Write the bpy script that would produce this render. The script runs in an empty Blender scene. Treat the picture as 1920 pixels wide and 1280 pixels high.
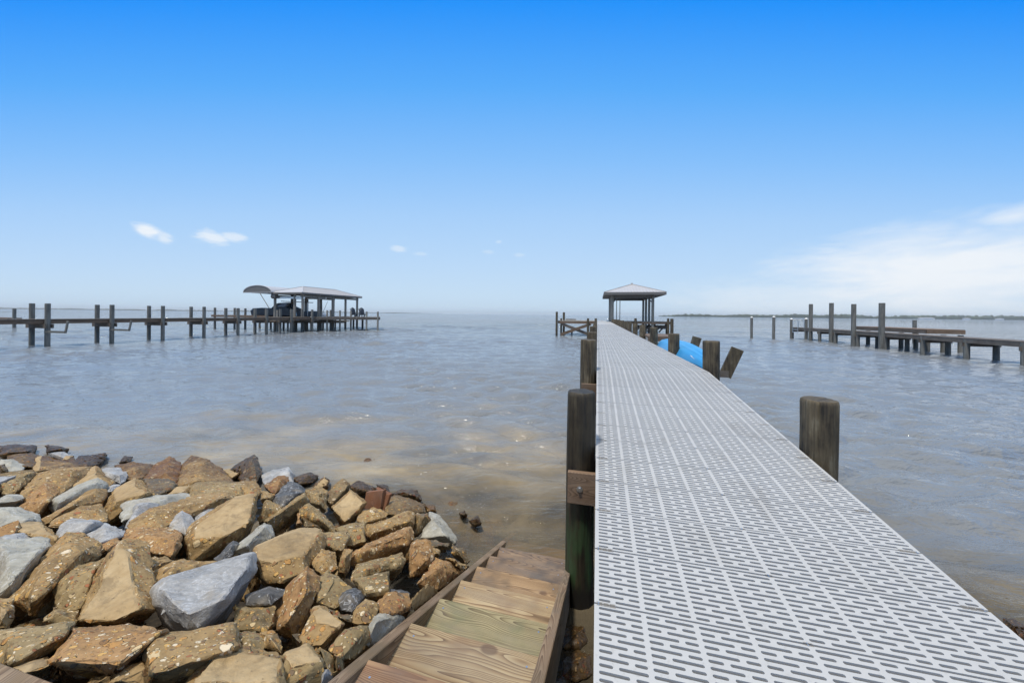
import bpy, bmesh, math, random
from mathutils import Vector, Matrix, noise
C = bpy.context.scene.collection
R = math.radians
# ------------------------------------------------------------------ camera
F = 665.0            # focal length in photo pixels (1920 wide)
H = 2.3              # eye height above the water
ROLL = 0.0105
cam_d = bpy.data.cameras.new('camera'); cam = bpy.data.objects.new('camera', cam_d); C.objects.link(cam)
cam_d.sensor_width = 36.0; cam_d.lens = F/1920*36.0
cam_d.shift_y = -51.0/1920; cam_d.clip_start = 0.05; cam_d.clip_end = 40000
cr, sr = math.cos(ROLL), math.sin(ROLL)
cam.matrix_world = Matrix(((cr, -sr, 0, 0), (0, 0, -1, 0), (sr, cr, 0, H), (0, 0, 0, 1)))
bpy.context.scene.camera = cam
# ------------------------------------------------------------------ exposure
vs = bpy.context.scene.view_settings
vs.view_transform = 'Standard'; vs.look = 'None'; vs.gamma = 1; vs.exposure = 0.0
# ------------------------------------------------------------------ sun
SUN_EL, SUN_AZ = 72.0, -140.0       # azimuth from +Y, negative to the left
sd = bpy.data.lights.new('sun', 'SUN'); sun = bpy.data.objects.new('sun', sd); C.objects.link(sun)
sd.energy = 3.2; sd.angle = R(5); sd.color = (1.0, 0.93, 0.82)
sdir = Vector((math.sin(R(SUN_AZ))*math.cos(R(SUN_EL)), math.cos(R(SUN_AZ))*math.cos(R(SUN_EL)), math.sin(R(SUN_EL))))
sun.rotation_euler = sdir.to_track_quat('Z', 'Y').to_euler()
# ------------------------------------------------------------------ world
world = bpy.data.worlds.new('World'); bpy.context.scene.world = world; world.use_nodes = True
wt = world.node_tree; wt.nodes.clear()
def srgb(r, g, b):
    f = lambda c: (c/255)/12.92 if c/255 <= .04045 else ((c/255+.055)/1.055)**2.4
    return (f(r), f(g), f(b), 1)
class NT:
    """small node helper"""
    def __init__(s, tree): s.t = tree; s.n = tree.nodes; s.l = tree.links
    def node(s, ty, ins=None, **kw):
        n = s.n.new(ty)
        for k, v in kw.items(): setattr(n, k, v)
        for k, v in (ins or {}).items():
            if isinstance(v, bpy.types.NodeSocket): s.l.new(v, n.inputs[k])
            else: n.inputs[k].default_value = v
        return n
    def math(s, op, a, b=0.0, c=None, clamp=False):
        n = s.n.new('ShaderNodeMath'); n.operation = op; n.use_clamp = clamp
        for i, v in enumerate((a, b) if c is None else (a, b, c)):
            if isinstance(v, bpy.types.NodeSocket): s.l.new(v, n.inputs[i])
            else: n.inputs[i].default_value = v
        return n.outputs[0]
    def mix(s, f, a, b, blend='MIX'):
        n = s.n.new('ShaderNodeMix'); n.data_type = 'RGBA'; n.blend_type = blend
        for i, v in ((0, f), (6, a), (7, b)):
            if isinstance(v, bpy.types.NodeSocket): s.l.new(v, n.inputs[i])
            else: n.inputs[i].default_value = v
        return n.outputs[2]
    def ramp(s, f, stops, interp='LINEAR'):
        n = s.n.new('ShaderNodeValToRGB'); n.color_ramp.interpolation = interp
        e = n.color_ramp.elements
        while len(e) < len(stops): e.new(0.5)
        for i, (p, c) in enumerate(stops):
            e[i].position = p; e[i].color = c if hasattr(c, '__len__') else (c, c, c, 1)
        s.l.new(f, n.inputs[0]); return n.outputs[0]
    def sstep(s, v, a, b):
        n = s.n.new('ShaderNodeMapRange'); n.interpolation_type = 'SMOOTHSTEP'
        s.l.new(v, n.inputs[0]); n.inputs[1].default_value = a; n.inputs[2].default_value = b
        return n.outputs[0]
    def noise(s, vec, scale, detail=3, rough=.5, dist=0.0):
        n = s.n.new('ShaderNodeTexNoise'); s.l.new(vec, n.inputs['Vector'])
        n.inputs['Scale'].default_value = scale; n.inputs['Detail'].default_value = detail
        n.inputs['Roughness'].default_value = rough; n.inputs['Distortion'].default_value = dist
        return n.outputs[0]
    def mapping(s, vec, scale=(1, 1, 1), loc=(0, 0, 0), rot=(0, 0, 0)):
        n = s.n.new('ShaderNodeMapping'); s.l.new(vec, n.inputs[0])
        n.inputs['Scale'].default_value = scale; n.inputs['Location'].default_value = loc; n.inputs['Rotation'].default_value = rot
        return n.outputs[0]
W = NT(wt)
tc = W.node('ShaderNodeTexCoord'); sep = W.node('ShaderNodeSeparateXYZ', {0: tc.outputs['Generated']})
X_, Y_, Z_ = sep.outputs
hor = W.math('SQRT', W.math('ADD', W.math('MULTIPLY', X_, X_), W.math('MULTIPLY', Y_, Y_)))
el = W.math('MULTIPLY', W.math('ARCTAN2', Z_, hor), 180/math.pi)     # elevation in degrees
az = W.math('MULTIPLY', W.math('ARCTAN2', X_, Y_), 180/math.pi)      # azimuth in degrees, right positive
sky = W.node('ShaderNodeTexSky', sky_type='NISHITA')
sky.sun_disc = False; sky.sun_elevation = R(SUN_EL); sky.sun_rotation = R(SUN_AZ)
sky.air_density = 1.0; sky.dust_density = 0.6; sky.ozone_density = 2.0
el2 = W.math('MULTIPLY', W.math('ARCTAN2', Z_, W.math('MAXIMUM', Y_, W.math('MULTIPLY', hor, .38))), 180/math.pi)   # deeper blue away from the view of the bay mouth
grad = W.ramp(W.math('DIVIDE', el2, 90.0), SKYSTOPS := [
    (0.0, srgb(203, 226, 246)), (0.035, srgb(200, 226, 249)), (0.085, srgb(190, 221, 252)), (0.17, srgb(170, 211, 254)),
    (0.26, srgb(136, 195, 255)), (0.36, srgb(90, 175, 255)), (0.47, srgb(18, 146, 255)), (0.56, srgb(120, 180, 240)), (0.72, srgb(225, 228, 232)), (1.0, srgb(235, 235, 232))])  # pale stops overhead, above the view, added to whiten the fill light
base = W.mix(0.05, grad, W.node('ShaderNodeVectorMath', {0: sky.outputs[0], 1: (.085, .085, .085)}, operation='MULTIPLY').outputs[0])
# clouds: painted by direction, so they stand at infinity
nz = W.noise(W.mapping(tc.outputs['Generated'], (1, 1, 3.0)), 26, 5, .6)
nz2 = W.noise(W.mapping(tc.outputs['Generated'], (1, 1, 4.0)), 5, 6, .62, .4)
def puff(ca, ce, ra, re, tilt=0.0, soft=.75):
    da = W.math('DIVIDE', W.math('SUBTRACT', az, ca), ra)
    de = W.math('SUBTRACT', W.math('SUBTRACT', el, ce), W.math('MULTIPLY', W.math('SUBTRACT', az, ca), tilt))
    de = W.math('DIVIDE', de, re)
    d = W.math('SQRT', W.math('ADD', W.math('MULTIPLY', da, da), W.math('MULTIPLY', de, de)))
    d = W.math('ADD', d, W.math('MULTIPLY', W.math('SUBTRACT', nz, .5), 1.5))
    return W.sstep(W.math('SUBTRACT', 1.0, d), 0.0, soft)
def pxdir(px, py):
    u, v = px-960, 589-py
    a = u*cr - v*sr; b = u*sr + v*cr
    return math.degrees(math.atan2(a, F)), math.degrees(math.atan2(b, math.hypot(a, F)))
cl = None
for (px, py, w, h, tilt, amt) in ((276, 433, 36, 18, -.2, .9), (308, 447, 26, 13, -.3, .6), (400, 447, 44, 17, 0, .75), (440, 445, 40, 13, 0, .6), (748, 467, 20, 8, 0, .42),
                             (786, 476, 18, 5, 0, .22), (915, 472, 15, 5, 0, .2), (975, 478, 14, 5, 0, .22), (935, 454, 8, 4, 0, .25)):
    a, e = pxdir(px, py); k = math.cos(R(a))**2*math.degrees(1/F)
    m = W.math('MULTIPLY', puff(a, e, w*k, h*math.cos(R(a))*math.degrees(1/F), tilt), amt)
    cl = m if cl is None else W.math('MAXIMUM', cl, m)
# broad soft bank of cloud low on the right, with a brighter wisp above it
def bank(px, py, w, h, tilt, amt, soft):
    a, e = pxdir(px, py); k = math.cos(R(a))**2*math.degrees(1/F); k2 = math.cos(R(a))*math.degrees(1/F)
    da = W.math('DIVIDE', W.math('SUBTRACT', az, a), w*k)
    de = W.math('DIVIDE', W.math('SUBTRACT', W.math('SUBTRACT', el, e), W.math('MULTIPLY', W.math('SUBTRACT', az, a), tilt)), h*k2)
    d = W.math('SQRT', W.math('ADD', W.math('MULTIPLY', da, da), W.math('MULTIPLY', de, de)))
    d = W.math('ADD', d, W.math('MULTIPLY', W.math('SUBTRACT', nz2, .5), 1.3)); d = W.math('ADD', d, W.math('MULTIPLY', W.math('SUBTRACT', nz, .5), .35))
    return W.math('MULTIPLY', W.sstep(W.math('SUBTRACT', 1.15, d), 0.0, soft), amt)
veil = W.math('MAXIMUM', bank(1740, 515, 440, 100, .02, .95, 1.0), bank(1600, 560, 520, 60, 0, .5, 1.0))
wisp = W.math('MAXIMUM', bank(1905, 405, 120, 24, .10, .8, 1.5), bank(1800, 460, 190, 36, .05, .5, .9))
tot = W.math('MAXIMUM', cl, W.math('MAXIMUM', veil, wisp))
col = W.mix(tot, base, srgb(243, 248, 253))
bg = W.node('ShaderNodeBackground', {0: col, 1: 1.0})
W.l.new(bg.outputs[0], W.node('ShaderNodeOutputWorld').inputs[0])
# ------------------------------------------------------------------ frames of reference
TH = math.atan(160/F)                       # the pier heads 13.5 degrees right of the view
ct, st = math.cos(TH), math.sin(TH)
def P(s, t, z): return Vector((s*st + t*ct, s*ct - t*st, z))      # s along the pier, t across to the right
def ray(px, py):
    u, v = px-960, 589-py
    return (u*cr - v*sr)/F, (u*sr + v*cr)/F
def at(px, py, Y): a, b = ray(px, py); return Vector((a*Y, Y, H + b*Y))
def atz(px, py, z): a, b = ray(px, py); Y = (z-H)/b; return Vector((a*Y, Y, z))
def gx(px, Y, z=0): return Vector(((px-960)/F*Y, Y, z))            # ground position below a column of pixels
# ------------------------------------------------------------------ mesh helpers
class MB:
    def __init__(s): s.v = []; s.f = []; s.m = []
    def add(s, vs, fs, mi=0):
        o = len(s.v); s.v += [Vector(p) for p in vs]; s.f += [tuple(i+o for i in f) for f in fs]; s.m += [mi]*len(fs); return s
    def hexa(s, p, mi=0):          # 8 points: bottom ring then top ring
        return s.add(p, [(3, 2, 1, 0), (4, 5, 6, 7), (0, 1, 5, 4), (1, 2, 6, 5), (2, 3, 7, 6), (3, 0, 4, 7)], mi)
    def box(s, c, size, rz=0, mi=0, rx=0):
        M = Matrix.Translation(Vector(c)) @ Matrix.Rotation(rz, 4, 'Z') @ Matrix.Rotation(rx, 4, 'X')
        x, y, z = (d/2 for d in size)
        return s.hexa([M @ Vector(q) for q in ((-x,-y,-z),(x,-y,-z),(x,y,-z),(-x,y,-z),(-x,-y,z),(x,-y,z),(x,y,z),(-x,y,z))], mi)
    def beam(s, a, b, w, h, mi=0, up=Vector((0, 0, 1))):
        a, b = Vector(a), Vector(b); d = (b-a).normalized(); r = d.cross(up)
        if r.length < 1e-4: r = Vector((1, 0, 0))
        r.normalize(); u = r.cross(d)
        q = [a+r*x*w/2+u*y*h/2 for x, y in ((-1,-1),(1,-1),(1,1),(-1,1))] + [b+r*x*w/2+u*y*h/2 for x, y in ((-1,-1),(1,-1),(1,1),(-1,1))]
        return s.hexa(q, mi)
    def tube(s, pts, rad, n=12, mi=0, cap=True):
        pts = [Vector(p) for p in pts]
        if not hasattr(rad, '__len__'): rad = [rad]*len(pts)
        o = len(s.v)
        for i, p in enumerate(pts):
            d = (pts[min(i+1, len(pts)-1)]-pts[max(i-1, 0)]).normalized()
            r = d.cross(Vector((0, 0, 1)) if abs(d.z) < .9 else Vector((0, 1, 0))).normalized(); u = r.cross(d)
            for k in range(n):
                a = 2*math.pi*k/n; s.v.append(p + (r*math.cos(a)+u*math.sin(a))*rad[i])
        for i in range(len(pts)-1):
            for k in range(n):
                a, b = o+i*n+k, o+i*n+(k+1) % n
                s.f.append((a, b, b+n, a+n)); s.m.append(mi)
        if cap:
            s.f.append(tuple(range(o, o+n))); s.f.append(tuple(range(o+(len(pts)-1)*n+n-1, o+(len(pts)-1)*n-1, -1))); s.m += [mi]*2
        return s
    def data(s, name, mats, smooth=False, bevel=0):
        me = bpy.data.meshes.new(name); me.from_pydata([tuple(p) for p in s.v], [], s.f)
        for m in (mats if isinstance(mats, (list, tuple)) else [mats]): me.materials.append(m)
        me.polygons.foreach_set('material_index', s.m)
        bm = bmesh.new(); bm.from_mesh(me); bmesh.ops.recalc_face_normals(bm, faces=bm.faces)
        if bevel: bmesh.ops.bevel(bm, geom=list(bm.edges), offset=bevel, segments=1, affect='EDGES', clamp_overlap=True)
        bm.to_mesh(me); bm.free()
        if smooth:
            me.polygons.foreach_set('use_smooth', [True]*len(me.polygons))
            try: me.set_sharp_from_angle(angle=R(40))
            except Exception: pass
        me.update(); return me
    def build(s, name, mats, parent=None, smooth=False, bevel=0, **tags):
        o = bpy.data.objects.new(name, s.data(name, mats, smooth, bevel)); C.objects.link(o)
        if parent: o.parent = parent; o.matrix_parent_inverse = Matrix.Translation(-parent.location)
        tag(o, **tags); return o
def tag(o, label=None, cat=None, group=None, kind=None):
    if label: o['label'] = label
    if cat: o['category'] = cat
    if group: o['group'] = group
    if kind: o['kind'] = kind
    return o
def thing(name, loc, label, cat, group=None):
    o = bpy.data.objects.new(name, None); C.objects.link(o); o.location = loc; o.empty_display_size = .2
    return tag(o, label, cat, group)
# ------------------------------------------------------------------ materials
def mat(name, fn, rough=.7, spec=.5):
    m = bpy.data.materials.new(name); m.use_nodes = True; t = m.node_tree; t.nodes.clear()
    N = NT(t); out = N.node('ShaderNodeOutputMaterial'); b = N.node('ShaderNodeBsdfPrincipled')
    b.inputs['Roughness'].default_value = rough; b.inputs['Specular IOR Level'].default_value = spec
    N.l.new(b.outputs[0], out.inputs[0]); N.b = b; N.out = out
    N.tc = N.node('ShaderNodeTexCoord'); N.geo = N.node('ShaderNodeNewGeometry'); N.oi = N.node('ShaderNodeObjectInfo')
    N.wpos = N.geo.outputs['Position']
    off = N.node('ShaderNodeVectorMath', {0: N.tc.outputs['Object'], 1: N.node('ShaderNodeCombineXYZ', {0: N.math('MULTIPLY', N.oi.outputs['Random'], 37.0), 1: N.math('MULTIPLY', N.oi.outputs['Random'], 91.0), 2: 0.0}).outputs[0]}, operation='ADD')
    N.opos = off.outputs[0]
    fn(N); return m
def setc(N, c):
    if isinstance(c, bpy.types.NodeSocket): N.l.new(c, N.b.inputs['Base Color'])
    else: N.b.inputs['Base Color'].default_value = c if len(c) == 4 else (*c, 1)
def bump(N, h, strength=.5, dist=.01, prev=None):
    n = N.node('ShaderNodeBump', {'Height': h, 'Strength': strength, 'Distance': dist})
    if prev is not None: N.l.new(prev, n.inputs['Normal'])
    N.l.new(n.outputs[0], N.b.inputs['Normal']); return n.outputs[0]
def c4(r, g, b): return (r, g, b, 1)

def aggregate(dark, mid, light, wet=0.0, dens=.0, tint=None):
    def fn(N):
        v = N.opos
        n0 = N.noise(v, 3.5, 4, .6); n1 = N.noise(v, 22, 5, .65); n2 = N.noise(v, 110, 3, .6)
        matrix = N.ramp(N.math('ADD', N.math('MULTIPLY', n0, .55), N.math('MULTIPLY', n1, .45)), [(.3, dark), (.52, mid), (.74, light)])
        matrix = N.mix(N.math('MULTIPLY', n2, .5), matrix, N.mix(1.0, matrix, c4(1.35, 1.3, 1.2), 'MULTIPLY'))
        bh = N.math('MULTIPLY', n1, .6)
        col = matrix
        wv = N.node('ShaderNodeVectorMath', {0: v, 1: N.node('ShaderNodeVectorMath', {0: N.node('ShaderNodeTexNoise', {'Vector': v, 'Scale': 30.0}).outputs['Color'], 1: (.02, .02, .02)}, operation='MULTIPLY').outputs[0]}, operation='ADD').outputs[0]
        for (sc, thr, cut, amp) in ((17.0, .30, .50-dens, 1.0), (36.0, .30, .30-dens, .8), (75.0, .34, .36-dens, .45)):
            vo = N.node('ShaderNodeTexVoronoi', {'Vector': N.mapping(wv, (1, 1.25, .85), rot=(.4, .3, .7)), 'Scale': sc, 'Randomness': 1.0})
            sp = N.node('ShaderNodeSeparateColor', {0: vo.outputs['Color']})
            m = N.sstep(N.math('SUBTRACT', N.math('ADD', .15, N.math('MULTIPLY', sp.outputs[1], .35)), vo.outputs['Distance']), 0.0, .06)
            m = N.math('MULTIPLY', m, N.math('GREATER_THAN', sp.outputs[2], cut))
            pc = N.ramp(sp.outputs[0], [(0, c4(.46, .24, .07)), (.2, c4(.60, .37, .12)), (.40, c4(.22, .12, .05)), (.58, c4(.58, .45, .26)), (.74, c4(.34, .12, .05)), (.82, c4(.70, .60, .44)), (.93, c4(.16, .11, .07))], 'CONSTANT')
            if wet: pc = N.mix(1.0, pc, c4(.75, .7, .62), 'MULTIPLY')
            col = N.mix(N.math('MULTIPLY', m, .86), col, pc)
            bh = N.math('ADD', bh, N.math('MULTIPLY', m, amp*.7))
        if tint: col = N.mix(1.0, col, tint, 'MULTIPLY')
        # waterline stain: stones dark and wet where waves reach them
        sx = N.node('ShaderNodeSeparateXYZ', {0: N.wpos})
        lowz = N.sstep(N.math('ADD', sx.outputs[2], N.math('MULTIPLY', N.math('SUBTRACT', n0, .5), .25)), .08, .38)
        col = N.mix(lowz, N.mix(1.0, col, c4(.45, .37, .27), 'MULTIPLY'), col)
        setc(N, col)
        r = N.math('ADD', N.math('MULTIPLY', lowz, .38 if not wet else .1), N.math('ADD', .28 if wet else .36, N.math('MULTIPLY', n1, .2)))
        N.l.new(r, N.b.inputs['Roughness'])
        bump(N, bh, 1.0, .016)
    return fn
M_AGG = [mat('aggregate_brown', aggregate(c4(.14, .088, .034), c4(.29, .195, .088), c4(.44, .32, .17))),
         mat('aggregate_olive', aggregate(c4(.12, .085, .037), c4(.25, .185, .092), c4(.39, .30, .17))),
         mat('aggregate_red', aggregate(c4(.16, .085, .034), c4(.31, .182, .078), c4(.46, .29, .14), dens=.05))]
M_WET = mat('aggregate_wet', aggregate(c4(.055, .04, .018), c4(.135, .10, .05), c4(.24, .18, .10), wet=1))
def smooth_tan(N):
    v = N.opos
    n0 = N.noise(v, 3, 4, .6); n1 = N.noise(v, 26, 5, .6); n2 = N.noise(v, 160, 3, .6)
    col = N.ramp(N.math('ADD', N.math('MULTIPLY', n0, .6), N.math('MULTIPLY', n1, .4)), [(.3, c4(.27, .18, .08)), (.5, c4(.42, .30, .155)), (.72, c4(.54, .41, .235))])
    vo = N.node('ShaderNodeTexVoronoi', {'Vector': v, 'Scale': 60.0}); sp = N.node('ShaderNodeSeparateColor', {0: vo.outputs['Color']})
    m = N.math('MULTIPLY', N.sstep(vo.outputs['Distance'], .26, .18), N.math('GREATER_THAN', sp.outputs[0], .8))
    col = N.mix(N.math('MULTIPLY', m, .6), col, c4(.46, .34, .18))
    st_ = N.sstep(N.noise(v, 7, 6, .7, .6), .50, .66)
    col = N.mix(N.math('MULTIPLY', st_, .55), col, c4(.17, .12, .062))
    pit = N.sstep(N.noise(v, 55, 4, .7), .34, .28)
    col = N.mix(N.math('MULTIPLY', pit, .5), col, c4(.10, .07, .04))
    setc(N, N.mix(N.math('MULTIPLY', n2, .4), col, N.mix(1.0, col, c4(.72, .7, .66), 'MULTIPLY')))
    bump(N, N.math('SUBTRACT', N.math('ADD', N.math('MULTIPLY', n2, .35), n1), pit), .8, .009)
M_TAN = mat('weathered_cement_face', smooth_tan, .78)
def grey_stone(dk, md, lt):
    def fn(N):
        v = N.opos
        n0 = N.noise(v, 4, 6, .65, .6); n1 = N.noise(N.mapping(v, (1, 2.2, 3.0), rot=(.5, .4, 1)), 16, 6, .7, .8); n2 = N.noise(v, 130, 3, .6)
        col = N.ramp(N.math('ADD', N.math('MULTIPLY', n0, .5), N.math('MULTIPLY', n1, .5)), [(.33, dk), (.5, md), (.66, lt)])
        warm = N.sstep(N.noise(v, 7, 4, .6), .52, .68)
        col = N.mix(N.math('MULTIPLY', warm, .45), col, c4(.36, .30, .22))
        vein = N.math('ABSOLUTE', N.math('SUBTRACT', N.noise(v, 9, 4, .6, 1.2), .5))
        col = N.mix(N.math('MULTIPLY', N.sstep(vein, .016, .0), .5), col, c4(.62, .64, .68))
        setc(N, col); bump(N, N.math('ADD', N.math('MULTIPLY', n2, .2), n1), .7, .012)
    return fn
M_GREY = mat('grey_limestone', grey_stone(c4(.17, .168, .165), c4(.34, .338, .335), c4(.56, .56, .55)), .55)
M_PALE = mat('pale_limestone', grey_stone(c4(.21, .20, .165), c4(.35, .335, .28), c4(.50, .485, .42)), .62)
M_DARK = mat('dark_slate', grey_stone(c4(.030, .029, .028), c4(.07, .067, .064), c4(.13, .125, .12)), .5)

def wood(base, lite, dark, axis=0, scale=1.0, rough=.65, knots=True, stain=None):
    """axis: object axis the grain runs along"""
    def fn(N):
        sc = [26*scale]*3; sc[axis] = 1.3*scale
        v = N.opos
        kd = N.noise(N.mapping(v, tuple(4*scale if i != axis else 2.0*scale for i in range(3))), 1.0, 2, .5)
        wv = N.node('ShaderNodeVectorMath', {0: v, 1: N.node('ShaderNodeVectorMath', {0: N.node('ShaderNodeTexNoise', {'Vector': N.mapping(v, (3, 3, 3)), 'Scale': 1.0, 'Detail': 1.0}).outputs['Color'], 1: (.045,)*3}, operation='MULTIPLY').outputs[0]}, operation='ADD').outputs[0]
        g = N.noise(N.mapping(wv, tuple(sc)), 1.0, 4, .6)
        rings = N.math('FRACT', N.math('MULTIPLY', N.noise(N.mapping(wv, tuple(7.5*scale if i != axis else .26*scale for i in range(3))), 1.0, 1, .4), 46.0))
        rings = N.math('MULTIPLY', rings, rings)
        fine = N.noise(N.mapping(v, tuple(220*scale if i != axis else 8*scale for i in range(3))), 1.0, 2, .5)
        f = N.math('ADD', N.math('MULTIPLY', g, .44), N.math('MULTIPLY', rings, .5))
        f = N.math('ADD', f, N.math('MULTIPLY', fine, .18))
        col = N.ramp(f, [(.25, lite), (.5, base), (.8, dark)])
        blot = N.noise(v, 2.3, 3, .5)
        col = N.mix(N.sstep(blot, .35, .75), col, N.mix(1.0, col, c4(.72, .70, .66), 'MULTIPLY'))
        if stain: col = N.mix(N.math('MULTIPLY', N.sstep(N.noise(v, 3.2, 3, .6), .45, .65), .7), col, stain)
        if knots:
            vo = N.node('ShaderNodeTexVoronoi', {'Vector': N.mapping(v, tuple(5.2 if i != axis else 3.3 for i in range(3))), 'Scale': 1.0})
            kc = N.node('ShaderNodeSeparateColor', {0: vo.outputs['Color']})
            km = N.math('MULTIPLY', N.sstep(vo.outputs['Distance'], .17, .10), N.math('GREATER_THAN', kc.outputs[0], .55))
            col = N.mix(N.math('MULTIPLY', km, .75), col, c4(.11, .055, .03))
        rnd = N.math('ADD', .82, N.math('MULTIPLY', N.oi.outputs['Random'], .36))
        grey = N.sstep(N.noise(N.mapping(v, tuple(5 if i != axis else 1.6 for i in range(3))), 1.0, 5, .65), .46, .66)
        col = N.mix(N.math('MULTIPLY', grey, .5), col, N.mix(.55, col, c4(.20, .185, .165)))
        hs = N.node('ShaderNodeHueSaturation', {'Color': col, 'Value': rnd}); setc(N, hs.outputs[0])
        bump(N, f, .35, .003)
    return fn
M_TREAD = [mat('yellow_pine', wood(c4(.36, .25, .135), c4(.50, .39, .235), c4(.15, .09, .045), 0, stain=c4(.25, .16, .09))),
           mat('greenish_pine', wood(c4(.26, .215, .115), c4(.37, .32, .185), c4(.12, .09, .045), 0, stain=c4(.15, .155, .08))),
           mat('red_pine', wood(c4(.30, .16, .085), c4(.42, .26, .14), c4(.12, .06, .032), 0, stain=c4(.22, .12, .065))),
           mat('wet_pine', wood(c4(.24, .155, .08), c4(.31, .21, .115), c4(.09, .055, .03), 0, stain=c4(.075, .06, .045), rough=.3), .35), mat('brown_pine', wood(c4(.30, .19, .095), c4(.40, .27, .15), c4(.13, .08, .045), 0, stain=c4(.12, .085, .055)))]
M_RAIL = mat('weathered_stringer', wood(c4(.25, .165, .10), c4(.37, .27, .175), c4(.12, .072, .042), 1, 1.3, knots=False, stain=c4(.15, .11, .06)))
M_REDWOOD = mat('red_brown_offcut', wood(c4(.20, .082, .036), c4(.27, .12, .058), c4(.10, .038, .02), 2, knots=False))
M_DOCK = mat('grey_dock_timber', wood(c4(.13, .102, .08), c4(.20, .165, .135), c4(.06, .047, .038), 1, .6, knots=False))
M_DOCKX = mat('brown_cross_timber', wood(c4(.18, .115, .072), c4(.25, .17, .11), c4(.09, .057, .037), 0, .8, knots=False))
def piling(alg):
    def fn(N):
        v = N.opos
        g = N.noise(N.mapping(v, (34, 34, 2.2)), 1.0, 4, .6); b = N.noise(N.mapping(v, (9, 9, 4.5)), 1.0, 5, .65)
        crack = N.noise(N.mapping(v, (70, 70, 1.4)), 1.0, 2, .5)
        col = N.ramp(N.math('ADD', N.math('MULTIPLY', g, .5), N.math('MULTIPLY', b, .5)), [(.36, c4(.016, .013, .009)), (.46, c4(.065, .05, .03)), (.56, c4(.112, .088, .052)), (.68, c4(.21, .18, .125))])
        col = N.mix(N.math('MULTIPLY', N.sstep(crack, .60, .70), .6), col, c4(.02, .017, .013))
        z = N.node('ShaderNodeSeparateXYZ', {0: N.wpos}).outputs[2]
        zz = N.math('ADD', z, N.math('MULTIPLY', N.math('SUBTRACT', b, .5), .5))
        if alg:
            col = N.mix(1.0, col, c4(.38, .37, .34), 'MULTIPLY')
            gm = N.math('MULTIPLY', N.sstep(zz, 1.0, .45), N.sstep(N.noise(N.mapping(v, (16, 16, 3)), 1.0, 3, .6), .38, .62))
            col = N.mix(N.math('MULTIPLY', gm, .85), col, c4(.035, .075, .028))
        col = N.mix(N.sstep(zz, .28, .08), col, c4(.012, .011, .009))
        setc(N, col); bump(N, N.math('ADD', g, N.math('MULTIPLY', crack, -.4)), .6, .008)
    return fn
M_PILE = mat('piling_wood', piling(False), .72); M_PILEG = mat('piling_wood_with_algae', piling(True), .6)
def pile_far(N):
    v = N.opos; g = N.noise(N.mapping(v, (10, 10, 1.5)), 1.0, 3, .6)
    setc(N, N.ramp(g, [(.3, c4(.10, .10, .092)), (.7, c4(.21, .205, .185))]))
M_PILEF = mat('grey_piling', pile_far, .8)
def pile_light(N):
    g = N.noise(N.mapping(N.opos, (9, 9, 1.5)), 1.0, 3, .6)
    setc(N, N.ramp(g, [(.3, c4(.20, .185, .16)), (.7, c4(.34, .315, .27))]))
M_POST = mat('weathered_post', pile_light, .8)
def panelm(N):
    v = N.tc.outputs['Object']; n = N.noise(N.wpos, 5, 4, .6); d = N.noise(N.wpos, 60, 3, .6)
    col = N.mix(N.math('MULTIPLY', n, .30), c4(.60, .605, .605), c4(.49, .495, .495))
    col = N.mix(N.math('MULTIPLY', N.oi.outputs['Random'], .22), col, c4(.40, .40, .40))
    scuff = N.sstep(N.noise(N.mapping(N.wpos, (2.2, 1.6, 1)), 1.0, 6, .75, .8), .54, .68)
    col = N.mix(N.math('MULTIPLY', scuff, .30), col, c4(.36, .345, .32))
    setc(N, N.mix(N.math('MULTIPLY', N.sstep(d, .58, .72), .3), col, c4(.38, .36, .33)))
    N.l.new(N.math('ADD', .34, N.math('MULTIPLY', n, .25)), N.b.inputs['Roughness'])
    tl = N.node('ShaderNodeBsdfTranslucent', {0: c4(.6, .6, .6)}); N.l.new(N.node('ShaderNodeMixShader', {0: .2, 1: N.b.outputs[0], 2: tl.outputs[0]}).outputs[0], N.out.inputs[0])
M_PANEL = mat('grey_moulded_plastic', panelm, .45)
def flat(c, rough=.6, metal=0, var=.25, sc=6):
    def fn(N):
        n = N.noise(N.opos, sc, 4, .6)
        setc(N, N.mix(N.math('MULTIPLY', n, 1.0), c4(*[x*(1-var) for x in c]), c4(*[min(1, x*(1+var)) for x in c])))
        N.b.inputs['Metallic'].default_value = metal
    return mat('paint', fn, rough)
M_RECESS = flat((.22, .20, .17), .6); M_RECESS.name = 'screw_recess'
M_STEEL = flat((.62, .62, .62), .3, .9); M_STEEL.name = 'galvanised_steel'
M_ROOF = flat((.50, .49, .49), .45, .15, .08, 2); M_ROOF.name = 'pale_metal_roofing'
M_SOFFIT = flat((.16, .155, .15), .8); M_SOFFIT.name = 'fascia_boards'
M_WHITE = flat((.8, .8, .8), .5, 0, .05); M_WHITE.name = 'white_plastic'
M_TARP = flat((.035, .045, .055), .6); M_TARP.name = 'dark_tarpaulin'
M_HULL = flat((.20, .22, .25), .4); M_HULL.name = 'boat_hull'
M_CHAIR = flat((.02, .028, .045), .5); M_CHAIR.name = 'navy_plastic'
def kay(N):
    n = N.noise(N.opos, 5, 4, .6); s = N.noise(N.mapping(N.opos, (40, 3, 40)), 1.0, 3, .6)
    c = N.mix(n, c4(.03, .26, .58), c4(.07, .36, .70)); c = N.mix(N.math('MULTIPLY', N.sstep(s, .56, .7), .25), c, c4(.2, .45, .8)); setc(N, c)
M_KAYAK = mat('blue_polyethylene', kay, .38)
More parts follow.
